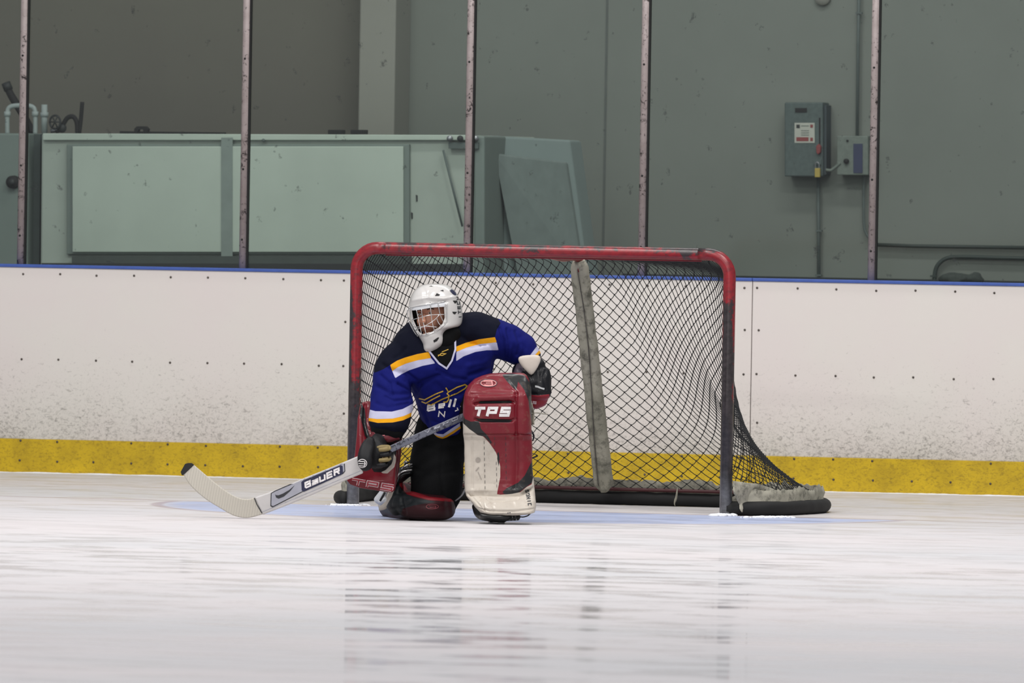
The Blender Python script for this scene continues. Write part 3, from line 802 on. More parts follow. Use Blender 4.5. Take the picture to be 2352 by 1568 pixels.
lp = [a + ax * (L * t) + sd * (.014 * math.sin(t * 5) - .004) + nrm * .031 for t in np.linspace(.03, .97, 40)]
v, f = tube3(lp, .0022, 6); mesh_obj('lacing', v, f, simple('lace', (78, 74, 72), .8), pad)
parent_base[pad.name] = Vector()
# base frame
bc = [(HW, 0.0), (1.05, .05), (1.14, .16), (1.2, .40), (1.2, .80), (1.09, 1.05), (.85, 1.16), (.4, 1.165), (0, 1.16)]
bc = bc + [(-.4, 1.165), (-.85, 1.15), (-1.05, 1.04), (-1.12, .80), (-1.09, .40), (-1.055, .14), (-1.0, .03), (-HW, 0.0)]
BC = catmull([(x, y, 0) for x, y in bc], 160)
v, f = tube3([N(x, y, .034) for x, y, _ in BC[0:-1]], .034, 16, flat=1.0); base = mesh_obj('base_frame', v, f, M['rubber'], goal)
wrinkle(base, .003, 14)
v, f = tube3([N(x * .965, y * .965 + .01, .078) for x, y, _ in BC[30:-30]], .009, 8); mesh_obj('lower_bar', v, f, simple('dark_red_bar', (70, 22, 26), .5), goal)
# ---- netting
d_ = np.r_[0, np.cumsum(np.linalg.norm(np.diff(BC[:, :2], axis=0), axis=1))]; d_ /= d_[-1]
def cbase(u):
    s = (1 - u) / 2; return np.interp(s, d_, BC[:, 0]), np.interp(s, d_, BC[:, 1])
ZN0, ZN1 = .085, 1.232
_th = np.linspace(0, math.pi, 721); _e = 2 / 2.15
_cx = .925 * np.sign(np.cos(_th)) * np.abs(np.cos(_th)) ** _e; _cy = .645 * np.abs(np.sin(_th)) ** _e
_cs = np.r_[0, np.cumsum(np.hypot(np.diff(_cx), np.diff(_cy)))]; _cs /= _cs[-1]
def ctop(u):
    s = (1 - u) / 2; s = .5 + (s - .5) * (1 - .0 * abs(u))
    return float(np.interp(s, _cs, _cx)), float(np.interp(s, _cs, _cy))
def net(u, v):
    # v 0 at the crossbar, 1 at the base frame
    u = max(-1, min(1, u)); v = max(0, min(1, v))
    z = ZN1 + (ZN0 - ZN1) * v
    w = v ** (1.03 + 2.5 * min(1, max(0, (abs(u) - .12) / .42)) ** 1.2)
    tx, ty = ctop(u); bx, by = cbase(u)
    bx *= .97; by = by * .975
    # low edge slides in towards the post at the very front
    x = tx * (1 - w) + bx * w; y = ty * (1 - w) + by * w
    r = math.tanh((v + .002) / (.012 + .075 * abs(u) ** 1.4))
    y = max(0.01, y) * r
    x = x + (u * .925 - x) * (1 - r)
    return N(x, y, z + .01 * math.sin(u * 9 + v * 5) * (v * (1 - v)) * 2)
NI, NJ = 128, 43
def arch(u): return .72 * abs(u) ** 1.9
V_, F2 = [], []
def addseg(P, r=.002, sg=5):
    global V_, F2
    v, f = tube3(P, r, sg, caps=False); o = len(V_); V_ += v; F2 += [tuple(i + o for i in q) for q in f]
def nodeuv(i, j):
    u = -1 + 2 * i / NI
    uu = math.copysign(abs(u) ** .93, u)
    jit = .0016
    return uu + jit * noise.noise(Vector((i, j, 1))), j / NJ + .002 * noise.noise(Vector((i, j, 7))) + arch(uu)
def segpts(a, b, n=3):
    out = []
    for k in range(n + 1):
        t = k / n; u = a[0] + (b[0] - a[0]) * t; v = a[1] + (b[1] - a[1]) * t
        out.append((u, v))
    return out
JM = NJ + 2
for i in range(NI + 1):
    for j in range(-2 * int(NJ * .45), JM):
        if (i + j) % 2: continue
        for dj in (1, -1):
            if i + 1 > NI: continue
            A, B = nodeuv(i, j), nodeuv(i + 1, j + dj)
            if max(A[1], B[1]) <= 0 or min(A[1], B[1]) >= 1: continue
            # clip to the cloth
            def clip(P, Q):
                if P[1] < 0: t = (0 - P[1]) / (Q[1] - P[1]); return (P[0] + (Q[0] - P[0]) * t, 0)
                if P[1] > 1: t = (1 - P[1]) / (Q[1] - P[1]); return (P[0] + (Q[0] - P[0]) * t, 1)
                return P
            A2, B2 = clip(A, B), clip(B, A)
            q = [net(*p) for p in segpts(A2, B2)]
            # slack twine: small sag between knots
            sag = .0035 if dj < 0 else .001
            for k in (1, 2): q[k] = q[k] - Vector((0, 0, sag))
            addseg(q)
        A = nodeuv(i, j)
        if 0 <= A[1] <= 1:
            p = net(*A); v, f = ell(p, Vector((.0042, 0, 0)), Vector((0, .0042, 0)), Vector((0, 0, .0046)), 6, 4)
            o = len(V_); V_ += v; F2 += [tuple(k + o for k in q) for q in f]
mesh_obj('netting', V_, F2, M['twine'], goal)
# lacing cord under the crossbar and down the posts
v, f = tube3([N(x, .012, ZB - .033) for x in np.linspace(-.80, .80, 40)], .0035, 6); mesh_obj('top_cord', v, f, M['redprint'], goal)
# canvas skirt around the base
V_, F2 = [], []
n = 420
for k in range(n):
    s = k / (n - 1); x = np.interp(s, d_, BC[:, 0]); y = np.interp(s, d_, BC[:, 1])
    h = .125 + .028 * noise.noise(Vector((s * 30, 0, 3))) + .012 * noise.noise(Vector((s * 160, 0, 3)))
    edge = min(s, 1 - s)
    h = h * min(1, .55 + edge * 14)
    cx, cy = x * .985, y * .975
    inn = .962
    V_ += [N(x * 1.01, y * 1.005, .055), N(x * .995, y * .992, .066 + .004 * math.sin(s * 90)), N(x * 1.0, y * 1.0 + .004, .5 * (.066 + h)), N(x * .992, y * .995, h)]
for k in range(n - 1):
    for q in range(3): F2.append((k * 4 + q, (k + 1) * 4 + q, (k + 1) * 4 + q + 1, k * 4 + q + 1))
sk = mesh_obj('canvas_skirt', V_, F2, M['canvas'], goal)
md = sk.modifiers.new('s', 'SOLIDIFY'); md.thickness = .003
# loose flaps of canvas folded over the right rear corner
def flap(pxy, D0, D1, name):
    # ribbon between an upper and a lower line, hung over the frame
    up, lo = pxy; V, F_ = [], []; n = 26; m_ = 7
    U = catmull([(x, y, 0) for x, y in up], n); Lw = catmull([(x, y, 0) for x, y in lo], n)
    for i in range(n):
        for k in range(m_):
            t = k / (m_ - 1); p = U[i] * (1 - t) + Lw[i] * t; D = D0 + (D1 - D0) * (i / (n - 1))
            V.append(G(p[0], p[1], D + .03 * (1 - t) + .012 * math.sin(i * .5 + k)))
    for i in range(n - 1):
        for k in range(m_ - 1): F_.append((i * m_ + k, i * m_ + k + 1, (i + 1) * m_ + k + 1, (i + 1) * m_ + k))
    o = mesh_obj(name, V, F_, M['canvas'], goal); wrinkle(o, .004, 30)
    q = o.modifiers.new('s', 'SOLIDIFY'); q.thickness = .004
def gd(x, y):   # depth of a goal point relative to the figure plane
    return (N(x, y, 0) - cam_loc).dot(FH) - REFD
flap(([(1684, 1104), (1715, 1108), (1745, 1112), (1775, 1122), (1812, 1144)], [(1686, 1132), (1702, 1160), (1722, 1172), (1772, 1161), (1820, 1151)]), gd(1.05, .02) - .10, gd(1.2, .40) - .06, 'canvas_flap')
flap(([(1802, 1103), (1812, 1112), (1830, 1120), (1852, 1131), (1858, 1134)], [(1788, 1128), (1800, 1140), (1815, 1146), (1838, 1140), (1852, 1137)]), gd(1.2, .5) - .03, gd(1.2, .70) - .03, 'canvas_flap')
# frayed ends of lacing
for (x0, y0, x1, y1, dd) in ((1556, 1120, 1549, 1162, gd(.6, 1.0)), (1810, 1152, 1816, 1180, gd(1.2, .45)), (1700, 1150, 1703, 1176, gd(1.08, .02))):
    v, f = tube3([G(x0, y0, dd), G((x0 + x1) / 2 + 1, (y0 + y1) / 2, dd - .01), G(x1, y1 - 6, dd - .015), G(x1 + 2, y1, dd - .015)], [.003, .009, .011, .003], 8, smooth=10, flat=.5); mesh_obj('frayed_lace', v, f, M['canvas'], goal)
# ice shavings at the feet of the posts
def snowpile(label, px, py, w, h, n, seed):
    random.seed(seed); parts = []
    for _ in range(n * 4):
        x = px + random.gauss(0, w * .42); c = at_ice(x, py + random.uniform(-1.2, 1.2)); r = h * random.uniform(.12, .62) ** 1.5
        q = ell(c + Vector((0, 0, r * .2)), Vector((r * random.uniform(1.2, 3), r * .4, 0)), Vector((-r * .3, r * 1.5, 0)), Vector((r * random.uniform(-.5, .5), 0, r)), 7, 5)
        parts.append(q)
    V, F_ = merge(parts); o = mesh_obj('snow_pile', V, F_, M['snow'], None, True, Vector()); o['kind'] = 'stuff'; tag(o, label, 'snow')
snowpile('small pile of ice shavings at the foot of the right goal post', 1662, 1184, 26, .022, 60, 3)
snowpile('line of ice shavings under the right rear corner of the goal', 1760, 1188, 60, .013, 60, 4)
snowpile('small pile of ice shavings at the foot of the left goal post', 800, 1160, 42, .016, 80, 5)
# ------------------------------------------------------------------ the goaltender
root_loc = at_ice(1010, 1192)
man = thing('person', 'goaltender kneeling on one knee in blue jersey, white mask and red leg pads', 'person', root_loc)
sk_m = M['skin']
# --- body: one continuous figure from the crown to the skates, limbs tapering, five-fingered hands
def chain(pts, n=None, **k): return pxtube(pts, n, **k)
body_parts = [
    chain([(1018, 1000, .26, 50, .13), (1024, 950, .20, 54, .13), (1028, 890, .13, 60, .13), (1030, 830, .08, 74, .13), (1028, 795, .07, 70, .11), (1018, 768, .06, 30, .07)]),
    chain([(1020, 790, .06, 24, .06), (1006, 750, .03, 24, .06)]),
    pxball(998, 716, -.005, 42, 48, .098), pxball(986, 737, -.045, 29, 31, .062),
    chain([(940, 815, .05, 26, .06), (908, 860, .0, 24, .055), (893, 910, -.06, 20, .045), (885, 965, -.14, 17, .04), (873, 1015, -.185, 12, .025)]),
    chain([(1090, 788, .06, 27, .06), (1150, 790, .05, 24, .055), (1212, 815, .06, 20, .045), (1225, 850, .03, 17, .04), (1232, 880, .0, 13, .03)]),
    chain([(1000, 1000, .24, 40, .09), (1004, 1060, .10, 37, .085), (995, 1120, .0, 32, .07), (985, 1160, -.02, 28, .06)]),
    chain([(985, 1160, .0, 28, .06), (950, 1158, .22, 25, .055), (905, 1150, .48, 16, .04), (890, 1150, .6, 14, .04)]),
    chain([(1040, 985, .24, 40, .09), (1090, 930, .02, 38, .085), (1140, 900, -.16, 32, .07)]),
    chain([(1145, 905, -.16, 30, .06), (1148, 1000, -.19, 26, .055), (1150, 1100, -.22, 17, .045), (1150, 1150, -.22, 15, .05), (1150, 1172, -.30, 17, .06)]),
]
# nose, lips, brow, ears
body_parts += [pxball(974, 738, -.118, 5.5, 7, .02), chain([(975, 722, -.10, 3, .012), (973, 738, -.118, 4.5, .016)], 8, seg=10),
               pxball(977, 753, -.093, 10, 3.2, .012), pxball(978, 758, -.088, 9, 3, .012), pxball(982, 769, -.07, 12, 7, .03),
               chain([(958, 713, -.085, 3.5, .012), (975, 711, -.093, 3.5, .012), (996, 708, -.088, 3.5, .012)], 10, seg=10),
               pxball(1038, 722, .0, 4, 10, .015), pxball(967, 738, -.066, 10, 12, .028), pxball(993, 737, -.075, 14, 13, .024)]
def hand(wx_, wy_, wD, dirs):
    out = []
    for pts in dirs: out.append(chain(pts, 10, seg=10))
    return out
# blocker hand closed round the shaft; thumb over the front
body_parts += [chain([(870, 1020, -.19, 11, .022), (866, 1037, -.225, 19, .022), (864, 1058, -.24, 19, .02)])]
for k, (fx, fy) in enumerate(((884, 1030), (885, 1041), (883, 1052), (878, 1062))):
    body_parts.append(chain([(868, fy, -.235, 4.6, .010), (fx + 4, fy - 1, -.25, 4.4, .009), (fx + 5, fy + 1, -.285, 4.1, .009), (fx - 7 + k, fy + 3, -.30, 3.6, .008)], 14, seg=10))
body_parts.append(chain([(856, 1036, -.24, 5.5, .011), (848, 1045, -.275, 5, .010), (846, 1062, -.29, 4.4, .009)], 12, seg=10))
# catching hand resting on the knee
body_parts += [chain([(1232, 872, .0, 12, .03), (1238, 890, -.01, 19, .022), (1236, 908, -.02, 18, .02)])]
for k, fx in enumerate((1222, 1232, 1242, 1251)):
    body_parts.append(chain([(fx, 898, -.01, 4.6, .010), (fx - 1, 908 - abs(k - 1.4) * 1, .0, 4.3, .009), (fx - 4, 918 - abs(k - 1.4) * 2, .01, 3.6, .008)], 12, seg=10))
body_parts.append(chain([(1248, 880, .0, 5.5, .011), (1253, 890, .0, 5, .010), (1252, 900, .0, 4.3, .009)], 12, seg=10))
body = remesh('body', body_parts, sk_m, man, .0042, 2, .4)
body['label'] = 'face and body of the kneeling goaltender'
# eyes, brows and lips
for ex_, ey_, eD in ((964, 722, -.085), (988, 719, -.0945)):
    v, f = pxball(ex_, ey_, eD, 4.4, 2.6, .010, nu=14, nv=10); e_ = mesh_obj('eye', v, f, simple('eye_white', (205, 198, 190), .3), man)
    v, f = pxball(ex_ - .6, ey_, eD - .007, 1.9, 2.0, .0045, nu=10, nv=8); i_ = mesh_obj('iris', v, f, simple('iris', (40, 28, 22), .3), e_); parent_base[e_.name] = root_loc
decal('eyebrow', stroke([(955, 715), (962, 711.5), (969, 713)], 2.4) + stroke([(981, 711), (989, 707.5), (997, 710)], 2.4), simple('eyebrow_hair', (44, 32, 26), .8), [body], man, .002, 2)
decal('lips', [[(968, 753), (973, 750.5), (977, 751.5), (982, 750), (988, 753), (982, 757), (975, 757.5)]], simple('lips', (140, 84, 74), .5), [body], man, .0015, 2)

hair = remesh('hair', [pxball(1003, 700, .012, 44, 36, .1), pxball(1016, 722, .03, 32, 36, .085)], simple('dark_hair', (34, 26, 22), .7), man, .006, 2)

# --- trousers
pants = remesh('pants', [
    chain([(1020, 970, .22, 62, .15), (1016, 1010, .2, 66, .16), (1006, 1050, .12, 62, .14), (1003, 1100, .03, 61, .13), (1000, 1150, .0, 56, .11), (1000, 1165, .0, 48, .1)]),
    chain([(1035, 980, .22, 58, .13), (1090, 930, .02, 52, .12), (1135, 905, -.12, 42, .1)]),
    chain([(1140, 910, -.14, 40, .07), (1145, 1000, -.17, 34, .06), (1150, 1100, -.17, 26, .055)]),
], M['black'], man, .007, 4)
groove(pants, [(960, 1020), (1010, 1032), (1062, 1020)], 5, .006); groove(pants, [(950, 1075), (990, 1090), (1060, 1080)], 6, .005)
groove(pants, [(1018, 1010), (1012, 1080), (1020, 1140)], 5, .005); wrinkle(pants, .004, 9)

# --- jersey
jp = [
    chain([(1012, 1003, .16, 22, .12), (1018, 985, .17, 43, .16), (1024, 950, .16, 65, .175), (1029, 910, .12, 82, .185), (1030, 870, .09, 104, .19), (1022, 832, .07, 126, .18), (1016, 800, .06, 122, .16), (1020, 772, .06, 92, .13), (1030, 748, .07, 52, .10)], expo=2.3),
    chain([(1040, 765, .07, 45, .11), (1090, 757, .07, 42, .11), (1128, 772, .06, 44, .11), (1165, 788, .055, 43, .10), (1200, 806, .06, 37, .085), (1224, 822, .06, 24, .07)]),
    chain([(985, 800, .06, 42, .11), (935, 815, .05, 46, .11), (908, 845, .02, 45, .105), (900, 885, -.03, 44, .095), (899, 925, -.08, 48, .09), (893, 962, -.13, 47, .085), (892, 978, -.15, 43, .08)]),
    pxball(898, 850, .02, 32, 38, .10),
]
jersey = remesh('jersey', jp, None, man, .0055, 7)
wrinkle(jersey, .008, 6, 3); wrinkle(jersey, .0045, 15, 8)
for q in (([(915, 880), (940, 895), (955, 912)], 3.5, .010), ([(1005, 850), (1040, 868), (1070, 872)], 4, .008), ([(875, 862), (895, 880), (900, 905)], 4, .008), ([(885, 910), (905, 920), (940, 916)], 3.5, .008), ([(1185, 760), (1195, 790), (1188, 815)], 4, .008), ([(1165, 755), (1170, 790), (1165, 825)], 3, .010), ([(930, 800), (920, 815), (905, 822)], 5, .006), ([(1060, 905), (1035, 915), (1000, 935)], 4, .006), ([(955, 925), (975, 950), (985, 980)], 5, .008)): groove(jersey, *q)
for q in (([(948, 912), (968, 880), (1010, 862)], 6, .014), ([(880, 838), (900, 850), (935, 858), (962, 880)], 5, .009), ([(868, 888), (900, 905), (942, 903)], 5, .009),
          ([(862, 925), (890, 935), (938, 925)], 5, .006), ([(1148, 752), (1158, 785), (1160, 825)], 4, .012), ([(1172, 762), (1180, 800), (1172, 835)], 5, .007),
          ([(1150, 835), (1120, 850), (1080, 862)], 6, .008), ([(1000, 880), (1020, 900), (1050, 905)], 7, .006), ([(980, 940), (1010, 925), (1060, 930)], 7, .006),
          ([(905, 870), (930, 885), (950, 905)], 5, -.006), ([(1195, 775), (1205, 800), (1195, 830)], 5, .006), ([(1075, 840), (1110, 832), (1140, 815)], 6, -.005),
          ([(985, 965), (1015, 975), (1055, 955)], 5, .006)): groove(jersey, *q)
NV, YL, WH = (9, 12, 28), (216, 152, 24), (178, 178, 202)
yt = [(896, 838), (912, 828), (930, 821), (958, 813), (985, 808)]
yb = [(901, 852), (914, 843), (932, 835), (960, 827), (990, 822)]
wb = [(908, 868), (922, 859), (940, 850), (970, 840), (1000, 834)]
yt2 = [(1047, 796), (1070, 787), (1100, 779), (1137, 774)]
yb2 = [(1048, 808), (1072, 798), (1102, 790), (1141, 786)]
wb2 = [(1048, 829), (1065, 818), (1092, 808), (1118, 804), (1145, 804)]
ls0 = [(840, 938), (862, 944), (900, 945), (925, 939), (950, 926)]
ls1 = [(842, 959), (866, 962), (902, 961), (928, 955), (952, 944)]
ls2 = [(844, 966), (868, 971), (902, 970), (926, 965), (952, 953)]
rs0 = [(1252, 775), (1233, 795), (1218, 815), (1195, 838)]
rs1 = [(1256, 782), (1238, 805), (1222, 822), (1200, 842)]
rs2 = [(1262, 792), (1240, 812), (1225, 826), (1206, 845)]
h0 = [(985, 985), (1005, 996), (1018, 997), (1040, 982), (1070, 962)]
h1 = [(985, 992), (1005, 1001), (1017, 1004), (1040, 990), (1072, 968)]
h2 = [(985, 998), (1005, 1006), (1018, 1009), (1042, 995), (1074, 972)]
navyL = [(1047, 700), (900, 700), (840, 780), (860, 856), (880, 848), (896, 838)] + yt[1:] + [(1015, 803)]
navyR = [(1015, 803), (1015, 700), (1120, 690), (1150, 742), (1141, 757)] + [(1137, 774)] + yt2[::-1][1:]
jt = paint(jersey, (14, 20, 92), [
    (navyL, NV), (navyR, NV), (yt + yb[::-1], YL), (yb + wb[::-1], WH), (yt2 + yb2[::-1], YL), (yb2 + wb2[::-1], WH),
    (ls0 + ls1[::-1], WH), (ls1 + ls2[::-1], YL), (ls2 + [(952, 1010), (844, 1010)], NV),
    (rs0 + rs1[::-1], WH), (rs1 + rs2[::-1], YL), (rs2 + [(1215, 870), (1290, 850), (1290, 780)], (22, 24, 40)),
    (h0 + h1[::-1], WH), (h1 + h2[::-1], YL), ([(978, 975), (995, 990), (1000, 1010), (980, 1006)], (14, 20, 92))], .85, 0, 'jersey_cloth', (.25, 160), .12)

# V neck
vp = [(1042, 752), (1046, 775), (1046, 800), (1038, 826), (1025, 842), (1008, 830), (990, 808), (985, 795)]
decal('collar_opening', [vp], M['black'], [jersey], man, .004)
decal('collar_trim', stroke([(1040, 752), (1045.5, 778), (1046, 802), (1038, 828), (1026, 846), (1008, 834), (992, 814), (984, 804)], 4.2), simple('collar_white', WH, .7), [jersey], man, .007)
decal('undershirt_print', stroke([(1006, 818), (1014, 811), (1024, 812), (1016, 816), (1006, 815)], 1.8) + stroke([(1015, 808), (1030, 802)], 1.8), M['gold'], [jersey], man, .0055)
# jersey print: flying emblem and lettering
gold = []
for p in ([(962, 915), (975, 918), (1000, 905), (1018, 898)], [(968, 922), (978, 926), (995, 916), (1011, 908)], [(982, 928), (990, 930), (1015, 917), (1050, 903), (1068, 892), (1073, 886), (1068, 883), (1050, 889), (1030, 900)],
          [(1024, 890), (1030, 900), (1027, 904), (1031, 908), (1030, 918), (1026, 923), (1018, 923)]):
    gold += stroke(p, 2.8)
decal('emblem', gold, M['gold'], [jersey], man, .0025, 3)
bell = text('B', (980, 945), (22, -4), (-1.5, -13.5), 4.2, shear=.1) + text('e', (1006, 938), (18, -2.5), (-1.0, -14), 3.2, shear=.1)
bell += stroke([(1031, 935), (1036, 917)], 5) + stroke([(1042, 934), (1047, 915)], 5) + text('N', (1005, 957), (20, 0), (2, -13), 2.6) + stroke([(1045, 944), (1052, 941), (1050, 936)], 2.6)
bell += stroke([(1058, 934), (1062, 930)], 3)
decal('lettering', bell, M['white'], [jersey], man, .0025, 3)

# --- neck guard
ng = remesh('neck_guard', [chain([(1000, 800, -.04, 22, .05), (1020, 778, -.03, 34, .08), (1040, 758, .0, 26, .09)]), chain([(990, 790, -.03, 24, .06), (1040, 762, .02, 28, .09)])], M['black'], man, .006, 3)

# --- mask
def slices(rows, n=90, seg=90, expo=2.3):
    P = catmull([(r[0], (r[1] + r[2]) / 2, (r[2] - r[1]) / 2, r[3], r[4]) for r in rows], n)
    # keep spline spacing on y only
    ys = np.linspace(rows[0][0], rows[-1][0], n); Q = []
    for y in ys:
        Q.append([np.interp(y, P[:, 0], P[:, k]) for k in range(1, 5)])
    rl = []
    for y, (cx, hw, D, rd) in zip(ys, Q):
        c = G(cx, y, D); rl.append((c, G(cx + hw, y, D) - c, FH * rd, expo))
    return rings(rl, seg)
rows = [(651, 990, 1004, .0, .02), (653, 974, 1022, .0, .055), (658, 962, 1034, .0, .08), (668, 951, 1045, .0, .105), (682, 943, 1053, .0, .122), (698, 939, 1059, .0, .13), (715, 938, 1062, .0, .133), (735, 941, 1062, -.005, .13),
        (748, 946, 1056, -.015, .125), (757, 951, 1030, -.03, .115), (766, 957, 1022, -.045, .10), (778, 965, 1022, -.055, .085), (790, 971, 1018, -.06, .075), (800, 972, 1008, -.06, .065), (807, 974, 996, -.06, .045)]
v, f = slices(rows, 110, 120)
mask = mesh_obj('mask', v, f, None, man); fixn(mask)
hole = [(944, 713), (958, 709), (990, 703), (1016, 700), (1021, 706), (1022, 730), (1017, 743), (1005, 755), (990, 763), (970, 768), (962, 764), (954, 748), (947, 732)]
def cut(o, poly, front=True):
    C = vco(o); P = to_px(C + wbase(o)); N_ = vno(o); sd_ = sdf(P, poly)
    fr = (N_ @ np.array(FH)) < 0.05
    bm = bmesh.new(); bm.from_mesh(o.data); bm.verts.ensure_lookup_table()
    bmesh.ops.delete(bm, geom=[bm.verts[i] for i in np.where((sd_ > .7) & fr)[0]], context='VERTS')
    bm.to_mesh(o.data); bm.free()
    bm = bmesh.new(); bm.from_mesh(o.data)
    for _ in range(2):
        bad = [v for v in bm.verts if v.is_boundary and len(v.link_faces) == 1]
        bmesh.ops.delete(bm, geom=bad, context='VERTS')
    bm.verts.ensure_lookup_table(); bm.verts.index_update()
    bnd = [v.index for v in bm.verts if v.is_boundary]; bm.to_mesh(o.data); bm.free()
    C = vco(o); P = to_px(C + wbase(o))
    Q = np.array(poly, float)
    for i in bnd:
        best = None
        for k in range(len(Q)):
            a, b = Q[k], Q[(k + 1) % len(Q)]; d = b - a; t = min(1, max(0, ((P[i] - a) @ d) / (d @ d))); q = a + t * d; e = np.linalg.norm(P[i] - q)
            if best is None or e < best[0]: best = (e, q)
        w0 = Vector(C[i]) + Vector(wbase(o)); dep = (w0 - cam_loc).dot(FH) - REFD
        C[i] = np.array(G(best[1][0], best[1][1], dep)) - wbase(o)
    o.data.vertices.foreach_set('co', C.astype(np.float32).ravel()); o.data.update()
groove(mask, [(948, 690), (985, 683), (1020, 686), (1056, 680)], 3.5, -.006)
groove(mask, [(942, 703), (985, 694), (1028, 692)], 4, .004)
groove(mask, [(968, 655), (976, 668), (978, 688)], 4, .003); groove(mask, [(1000, 660), (988, 676), (987, 690)], 4, .0035)
groove(mask, [(1024, 705), (1026, 740), (1012, 757), (978, 772)], 3.0, .004)
_ = bvh(mask)
vents = [[(985, 657.5), (991, 655.8), (995, 657.5)], [(999, 679.5), (1003, 673), (1011, 676.5), (1008, 679)], [(1011, 667), (1018, 665), (1019, 669)], [(1040, 690), (1051, 690), (1048, 695.5), (1045, 697)],
         [(1039, 715.5), (1050, 716), (1045, 722), (1041, 720)], [(995, 782), (1006, 774.5), (1009, 775), (1004, 783), (997, 786.5)]]
decal('vent', vents, M['rubber'], [mask], man, .0016, 2)
decal('back_strap', [[(1033, 667), (1037, 664), (1043, 667), (1047, 672), (1049, 677), (1045, 678), (1039, 674)]], M['navy'], [mask], man, .003, 2)
it = []
for k, ch in enumerate('ITECH'):
    y0 = 731 - k * 10.6; x0 = 1060.5 - k * 1.3
    it += text(ch, (x0, y0), (-.6, -9.0), (-6.5, .4), 2.0)
decal('lettering', it, M['darkline'], [mask], man, .0016, 2)
decal('cage_plate', [[(945, 713), (945, 706), (985, 698), (1022, 693.5), (1022, 704), (990, 706.5), (958, 712)]], simple('clear_grey_plate', (198, 200, 204), .25), [mask], man, .0025, 2)
cut(mask, hole)
mask.data.materials.append(simple('white_mask_shell', (192, 190, 188), .22, var=.03, coat=.3))
md = mask.modifiers.new('s', 'SOLIDIFY'); md.thickness = .005; md.offset = -1
# cage of chrome wire, bowed out in front of the opening
def wire(name, pts, r=.0019, bow=0.0, n=14):
    q = catmull([(x, y, 0) for x, y in pts], n); P = []
    t = bvh(mask)
    for k, (x, y, _) in enumerate(q):
        d = ray(x, y).normalized(); h = t.ray_cast(cam_loc, d, 200)
        if h[0] is None or x < 947:
            D = -.075 - .0 * (945 - x)
            p = G(x, y, -.07)
        else:
            p = h[0]
            D = (p - cam_loc).dot(FH) - REFD
            p = G(x, y, max(D, -.145) - .008 - bow)
        P.append(p)
    # smooth depth
    for _ in range(3): P = [P[0]] + [P[i] * .5 + (P[i - 1] + P[i + 1]) * .25 for i in range(1, len(P) - 1)] + [P[-1]]
    v, f = tube3(P, r, 8); return mesh_obj(name, v, f, M['chrome'], man)
for w_ in ([(947, 734), (960, 731), (975, 726), (992, 722.5), (1010, 722.5), (1022, 722)], [(951, 750), (965, 751), (978, 748.5), (992, 750), (1004, 751)], [(954, 757.5), (966, 753), (980, 746), (994, 738), (1004, 729), (1010, 722)],
           [(956, 711), (959, 722), (963, 742), (969, 770)], [(968, 709), (970, 728), (974, 748), (979, 768)], [(988, 694), (990, 718), (993, 742), (998.5, 761)], [(1006, 692), (1008, 708), (1011, 722), (1018, 738)],
           [(1003.5, 732), (1007, 741), (1012, 747)], [(940, 706), (943, 722), (948, 742), (955, 758), (962, 770)], [(956, 769), (968, 772), (982, 769), (998, 762), (1013, 753), (1022, 743)],
           [(1025.5, 697), (1026, 720), (1026, 742)], [(938, 708), (955, 704), (985, 698), (1006, 694), (1024, 692)]):
    wire('cage_wire', w_)
for w_ in ([(936, 709), (935, 722), (939, 738), (944, 748), (952, 763), (960, 773)],):
    wire('cage_wire', w_, .0022)
for a, b in (((1024, 690), (1032, 694)), ((1023, 741), (1031, 743))):
    v, f = tube3([G(a[0], a[1], -.108), G(b[0], b[1], -.10)], .003, 8); mesh_obj('cage_clip', v, f, M['steel'], man)
parent_base[mask.name] = root_loc

# --- left leg pad (upright) -------------------------------------------------
def slab(rows, n=150, seg=140, expo=4.5):
    """rows (y,xl,xr,Dfront,thick)"""
    R = [(r[0], (r[1] + r[2]) / 2, (r[2] - r[1]) / 2, r[3] + r[4] / 2, r[4] / 2) for r in rows]
    ys = np.linspace(R[0][0], R[-1][0], n); A = np.array(R); rl = []
    for y in ys:
        cx, hw, D, rd = [np.interp(y, A[:, 0], A[:, k]) for k in range(1, 5)]
        c = G(cx, y, D); rl.append((c, G(cx + hw, y, D) - c, FH * rd, expo))
    return rings(rl, seg)
v, f = slab([(856, 1150, 1196, -.22, .02), (857.5, 1128, 1204, -.25, .08), (862, 1108, 1210, -.27, .13), (870, 1090, 1214, -.29, .16), (885, 1075, 1218, -.32, .19), (900, 1068, 1220, -.355, .22), (908, 1066, 1220, -.37, .22), (930, 1064, 1220, -.375, .20),
             (960, 1063, 1221, -.375, .18), (995, 1064, 1221, -.365, .16), (1010, 1066, 1222, -.345, .13), (1060, 1067, 1223, -.34, .12), (1110, 1067, 1226, -.345, .12), (1128, 1068, 1228, -.355, .13), (1138, 1071, 1229, -.38, .16), (1150, 1080, 1230, -.42, .20), (1165, 1092, 1231, -.45, .23),
             (1176, 1104, 1229, -.46, .24), (1181, 1118, 1215, -.45, .20), (1183, 1130, 1195, -.44, .12)], 240, 200)
padL = mesh_obj('leg_pad', v, f, None, man); fixn(padL)
md = None
